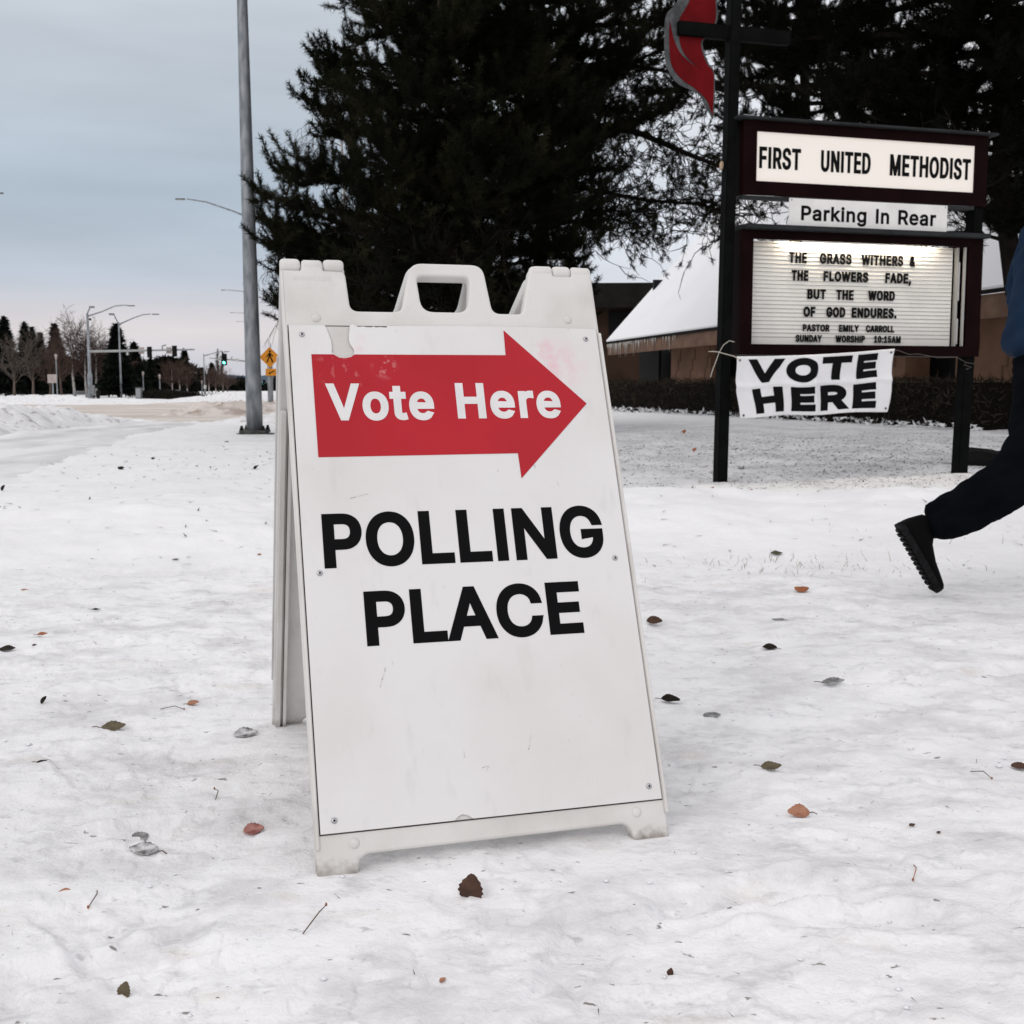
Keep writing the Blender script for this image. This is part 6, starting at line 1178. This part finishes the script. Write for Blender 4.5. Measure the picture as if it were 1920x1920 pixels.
# snow crumbs kicked up on the walk
cr_m = mat('snow_crumb', (.82, .82, .84), .7)
rg = np.random.default_rng(77); V, F = [], []
for q in range(520):
    x, y = rg.uniform(-2.8, 3.0), rg.uniform(1.25, 5.2); s = rg.uniform(.002, .0055) if q > 40 else rg.uniform(.005, .0085); z = gz(x, y); k0 = len(V)
    for d in ((1, 0, 0), (-1, 0, 0), (0, 1, 0), (0, -1, 0), (0, 0, .7), (0, 0, -.5), (.6, .6, .3), (-.6, .5, .35)): V.append((x + d[0] * s * rg.uniform(.7, 1.4), y + d[1] * s * rg.uniform(.7, 1.3), z + s * .3 + d[2] * s * rg.uniform(.6, 1.1)))
    F += [(k0, k0 + 2, k0 + 4), (k0 + 2, k0 + 1, k0 + 4), (k0 + 1, k0 + 3, k0 + 4), (k0 + 3, k0, k0 + 4), (k0 + 2, k0, k0 + 5), (k0 + 1, k0 + 2, k0 + 5), (k0 + 3, k0 + 1, k0 + 5), (k0, k0 + 3, k0 + 5), (k0, k0 + 6, k0 + 2)]
tag(np_mesh('snow_crumbs', V, np.array(F), cr_m, None, True), kind='stuff')
# needles, seeds and grit on the snow
lit_m = mat('needle_litter', (.045, .035, .027), .8, .5, 9)
def litter(name, n, fx, seed, l0, l1, w):
    rg = np.random.default_rng(seed); x, y = fx(rg, n); z = ground_z(x, y) + .003; a = rg.uniform(0, 6.28, n); L = rg.uniform(l0, l1, n) * np.clip(y / 5, .5, 3.0) ** .5; W = w * rg.uniform(.6, 1.6, n) * np.clip(y / 5, .6, 3)
    c, s = np.cos(a), np.sin(a); up = rg.uniform(0, .5, n) * L
    V = np.stack([np.stack([x - c * L - s * W, y - s * L + c * W, z], -1), np.stack([x - c * L + s * W, y - s * L - c * W, z], -1), np.stack([x + c * L, y + s * L, z + up], -1)], 1).reshape(-1, 3)
    return tag(np_mesh(name, V, np.arange(3 * n).reshape(-1, 3), lit_m), kind='stuff')
litter('needle_litter', 11000, lambda r, n: (r.normal(4.4, 2.4, n), 9.0 + np.abs(r.normal(0, 4.6, n))), 5, .006, .021, .0024)
litter('needle_litter', 1200, lambda r, n: (r.uniform(-5, 6, n), r.uniform(5, 16, n)), 6, .008, .03, .003)
litter('needle_litter', 520, lambda r, n: (r.uniform(-2.6, 3.0, n), r.uniform(1.4, 5.2, n)), 7, .004, .016, .0010)
# wisps of dry grass poking through
gr_m = mat('dry_grass', (.20, .17, .11), .8, .5, 20)
def grass(name, n, fx, seed, h):
    rg = np.random.default_rng(seed); x, y = fx(rg, n); z = ground_z(x, y) - .005; d = rg.normal(size=(n, 3)) * [.6, .5, .25]; d[:, 2] = .7; d /= np.linalg.norm(d, axis=1)[:, None]; L = h * rg.uniform(.35, 1.2, (n, 1)); P = np.stack([x, y, z], -1)
    s = np.stack([rg.normal(size=n), rg.normal(size=n), np.zeros(n)], -1); s /= np.linalg.norm(s, axis=1)[:, None]; W = .0011
    mid = P + d * L * .6; tip = mid + (d + rg.normal(size=(n, 3)) * .5 - [0, 0, .35]) * L * .5
    V = np.stack([P - s * W, P + s * W, mid + s * W * .8, mid - s * W * .8, tip], 1).reshape(-1, 3); i = np.arange(n)[:, None] * 5
    F = np.vstack([i + [0, 1, 2], i + [0, 2, 3], i + [3, 2, 4]]); return tag(np_mesh(name, V, F, gr_m), kind='stuff')
grass('dry_grass', 170, lambda r, n: (r.normal(1.28, .32, n), r.normal(5.12, .13, n)), 8, .05)
grass('dry_grass', 120, lambda r, n: (r.uniform(1.5, 4.6, n), r.normal(5.4, .5, n)), 9, .045)
grass('dry_grass', 60, lambda r, n: (r.normal(3.0, .25, n), r.normal(8.9, .2, n)), 10, .06)

# ------------------------------------------------------------------ the passer-by at the right edge
toe = G(1756, 1117); TY = toe[1]
person = thing('person', 'person in navy jacket, black trousers and black shoes striding past, cut by the right edge', 'person', (toe[0], TY + .09, gz(toe[0], TY)), 0)
def skin_mesh(name, verts, edges, radii, m_, parent, sub=2, root=0, folds=0):
    me = bpy.data.meshes.new(name); me.from_pydata(verts, edges, []); o = bpy.data.objects.new(name, me); COL.objects.link(o)
    o.modifiers.new('s', 'SKIN').use_smooth_shade = True; ss = o.modifiers.new('ss', 'SUBSURF'); ss.levels = sub; ss.render_levels = sub
    sv = me.skin_vertices[0].data
    for i, r in enumerate(radii):
        sv[i].radius = r if hasattr(r, '__len__') else (r, r); sv[i].use_root = (i == root)
    m2 = bpy.data.meshes.new_from_object(o.evaluated_get(bpy.context.evaluated_depsgraph_get())); bpy.data.objects.remove(o); m2.name = name
    if folds:
        bm = bmesh.new(); bm.from_mesh(m2); bmesh.ops.subdivide_edges(bm, edges=bm.edges[:], cuts=2, use_grid_fill=True, smooth=1.0); bm.normal_update()
        for v in bm.verts:
            x, y, z = v.co; q = np.array([x * 5 + y * 4 + z * 3]), np.array([z * 13 - x * 7 + y * 5])
            k = float(fbm(q[0], q[1], 33, 3)[0]); v.co += v.normal * folds * ((.35 - abs(k)) * 1.1 + .25 * float(fbm(q[0] * 3, q[1] * 2.2, 35, 2)[0]))
        bm.to_mesh(m2); bm.free()
    return link(name, m2, m_, parent, True)
skinm = mat('skin', (.50, .31, .23), .5); navy = mat('navy_jacket', (.010, .024, .052), .8, .35, 4, bump=.25, bscale=14); blackc = mat('black_trousers', (.0035, .0042, .0058), .9, .3, 6, bump=.2, bscale=20, spec=.02); shoem = mat('black_shoe', (.0035, .0035, .0035), .6, spec=.03); solem = mat('shoe_sole', (.012, .012, .013), .7, .5, 60); hairm = mat('dark_hair', (.02, .014, .01), .7)
HIP = (.405, 0, .93)
J = dict(hn=(.395, -.09, .90), hf=(.415, .09, .90), kn=(.345, -.10, .50), an=(.005, -.10, .262), kf=(.66, .09, .53), af=(.90, .10, .13), tf=(1.10, .11, .07), w=(.42, 0, 1.08), c=(.455, 0, 1.28), nk=(.50, 0, 1.46), hd=(.545, 0, 1.58), ht=(.555, 0, 1.70),
         sn=(.48, -.17, 1.40), sf=(.475, .17, 1.40), en=(.62, -.23, 1.16), wn=(.84, -.20, 1.13), ef=(.40, .24, 1.14), wf=(.60, .22, 1.02))
names = ['hip'] + list(J); Vv = [HIP] + [J[k] for k in J]; ix = {k: i for i, k in enumerate(names)}
Ed = [('hip', 'hn'), ('hip', 'hf'), ('hn', 'kn'), ('kn', 'an'), ('hf', 'kf'), ('kf', 'af'), ('af', 'tf'), ('hip', 'w'), ('w', 'c'), ('c', 'nk'), ('nk', 'hd'), ('hd', 'ht'), ('c', 'sn'), ('c', 'sf'), ('sn', 'en'), ('en', 'wn'), ('sf', 'ef'), ('ef', 'wf')]
rd = dict(hip=(.13, .10), hn=.075, hf=.075, kn=.05, an=.035, kf=.05, af=.035, tf=.03, w=(.125, .095), c=(.145, .10), nk=.055, hd=(.075, .085), ht=(.06, .07), sn=.055, sf=.055, en=.038, wn=.026, ef=.038, wf=.026)
Rl = [rd[n] for n in names]
def hand(w, d, side):
    """palm and five bent fingers in loose fist from wrist w along d"""
    d = Vector(d).normalized(); sd = Vector((0, 1, 0)); pn = d.cross(sd).normalized(); k0 = len(Vv); pc = Vector(w) + d * .05
    Vv.append(tuple(pc)); Rl.append((.026, .016)); Ed.append((w_name, k0))
    for q, (off, ln_) in enumerate(((-.028, .07), (-.010, .08), (.009, .076), (.026, .06))):
        a = pc + d * .035 + sd * off; b = a + (d - pn * .5).normalized() * ln_ * .5; c_ = b + (d * .2 - pn).normalized() * ln_ * .45; n_ = len(Vv)
        Vv.extend([tuple(a), tuple(b), tuple(c_)]); Rl.extend([.0095, .0085, .007]); Ed.extend([(k0, n_), (n_, n_ + 1), (n_ + 1, n_ + 2)])
    a = pc + sd * side * .032 + d * .005; b = a + (d * .8 + sd * side * .4 - pn * .5).normalized() * .035; n_ = len(Vv); Vv.extend([tuple(a), tuple(b)]); Rl.extend([.011, .008]); Ed.extend([(k0, n_), (n_, n_ + 1)])
w_name = 'wn'; hand(J['wn'], (.25, 0, -.02), 1); w_name = 'wf'; hand(J['wf'], (.2, .0, -.08), -1)
Ei = [(a if isinstance(a, int) else ix[a], b if isinstance(b, int) else ix[b]) for a, b in Ed]
body = skin_mesh('body', Vv, Ei, Rl, skinm, person, 2)
bm = bmesh.new(); bmesh.ops.create_icosphere(bm, subdivisions=3, radius=.5)
for v in bm.verts: v.co = Vector((v.co.x * .22, v.co.y * .185, v.co.z * .2)) + Vector((.535, 0, 1.665))
bmesh.ops.delete(bm, geom=[f for f in bm.faces if f.calc_center_median().x > .60 and f.calc_center_median().z < 1.70], context='FACES'); me = bpy.data.meshes.new('hair'); bm.to_mesh(me); bm.free(); link('hair', me, hairm, person, True)
for y_ in (-.032, .032):
    mb = MB(); mb.lathe([(.002, -.011), (.010, -.006), (.012, 0), (.010, .006), (.002, .011)], 10, (.613, y_, 1.61)); mb.build('eye', mat('eye_dark', (.03, .03, .03), .2), person, True)
mb = MB(); mb.add([(.618, -.012, 1.60), (.618, .012, 1.60), (.648, 0, 1.567), (.620, -.016, 1.56), (.620, .016, 1.56), (.618, 0, 1.615)], [(0, 1, 2), (0, 2, 3), (1, 4, 2), (3, 2, 4), (0, 5, 1)]); mb.build('nose', skinm, person, True)
# trousers
tv = [HIP, J['hn'], (.365, -.10, .70), (.335, -.10, .50), (.20, -.10, .395), (-.062, -.10, .262), J['hf'], (.55, .09, .70), J['kf'], (.78, .095, .34), (.885, .10, .17), (.41, 0, 1.02)]
te = [(0, 1), (1, 2), (2, 3), (3, 4), (4, 5), (0, 6), (6, 7), (7, 8), (8, 9), (9, 10), (0, 11)]
skin_mesh('trousers', tv, te, [(.16, .13), (.125, .115), (.118, .105), (.108, .095), (.104, .088), (.080, .072), (.105, .105), (.10, .095), (.085, .08), (.075, .07), (.066, .06), (.135, .115)], blackc, person, 2, 0, .020)
# jacket
jv = [(.40, 0, .875), (.41, 0, 1.0), (.435, 0, 1.18), (.46, 0, 1.33), (.495, 0, 1.44), (.505, 0, 1.49), J['sn'], J['en'], (.80, -.20, 1.135), J['sf'], J['ef'], (.56, .225, 1.04)]
je = [(0, 1), (1, 2), (2, 3), (3, 4), (4, 5), (3, 6), (6, 7), (7, 8), (3, 9), (9, 10), (10, 11)]
skin_mesh('jacket', jv, je, [(.19, .155), (.19, .155), (.185, .15), (.185, .15), (.155, .13), (.115, .11), (.095, .09), (.075, .07), (.055, .05), (.095, .09), (.075, .07), (.055, .05)], navy, person, 2, 0, .018)
def shoe(M_, toe_k=1.0):
    """trainer with heel counter, bent toe and lugged sole; local x heel->toe, z up"""
    st = [(-.01, .045, .030), (.0, .085, .036), (.03, .115, .038), (.07, .105, .040), (.12, .066, .044), (.18, .044, .047), (.235, .034, .043), (.275, .026, .030), (.292, .018, .012)]
    V = []; n = 12
    for (x, h, w) in st:
        for q in range(n):
            a = 2 * math.pi * q / n; V.append((x, w * math.cos(a), .018 + max(0, math.sin(a)) * h - .004 * (math.sin(a) < 0)))
    F = [(i * n + j, i * n + (j + 1) % n, (i + 1) * n + (j + 1) % n, (i + 1) * n + j) for i in range(len(st) - 1) for j in range(n)] + [tuple(range(n))[::-1], tuple((len(st) - 1) * n + j for j in range(n))]
    bend = lambda v: Vector((v[0], v[1], v[2] + max(0, v[0] - .19) ** 2 * toe_k))
    mb = MB(); mb.add([M_ @ bend(v) for v in V], F); s = mb.build('shoe', shoem, person, True)
    mb = MB(); k = 0
    for i in range(len(st) - 1):
        x0, _, w0 = st[i]; x1, _, w1 = st[i + 1]; w0 += .004; w1 += .004
        mb.add([M_ @ bend(v) for v in [(x0, -w0, .0), (x0, w0, .0), (x1, w1, .0), (x1, -w1, .0), (x0, -w0, .022), (x0, w0, .022), (x1, w1, .022), (x1, -w1, .022)]], [(0, 1, 2, 3), (7, 6, 5, 4), (0, 4, 5, 1), (1, 5, 6, 2), (2, 6, 7, 3), (3, 7, 4, 0)])
    for q in range(13):
        x = .005 + q * .0215; w = .034 if .02 < x < .25 else .022
        mb.add([M_ @ bend(v) for v in [(x, -w, -.009), (x, w, -.009), (x + .012, w, -.009), (x + .012, -w, -.009), (x, -w, .002), (x, w, .002), (x + .012, w, .002), (x + .012, -w, .002)]], [(0, 1, 2, 3), (7, 6, 5, 4), (0, 4, 5, 1), (1, 5, 6, 2), (2, 6, 7, 3), (3, 7, 4, 0)])
    mb.build('sole', solem, s); return s
hx = Vector((-.160, -.10, .266)); tx = Vector((-.006, -.10, .008)); xd = (tx - hx).normalized(); zd = Vector((-xd.z, 0, xd.x)); 
shoe(Matrix(((xd.x, 0, zd.x, hx.x), (0, 1, 0, hx.y), (xd.z, 0, zd.z, hx.z), (0, 0, 0, 1))), .25)
xd = Vector((.97, 0, .24)); zd = Vector((-xd.z, 0, xd.x)); o_ = Vector((.86, .10, .012))
shoe(Matrix(((xd.x, 0, zd.x, o_.x), (0, 1, 0, o_.y), (xd.z, 0, zd.z, o_.z), (0, 0, 0, 1))))
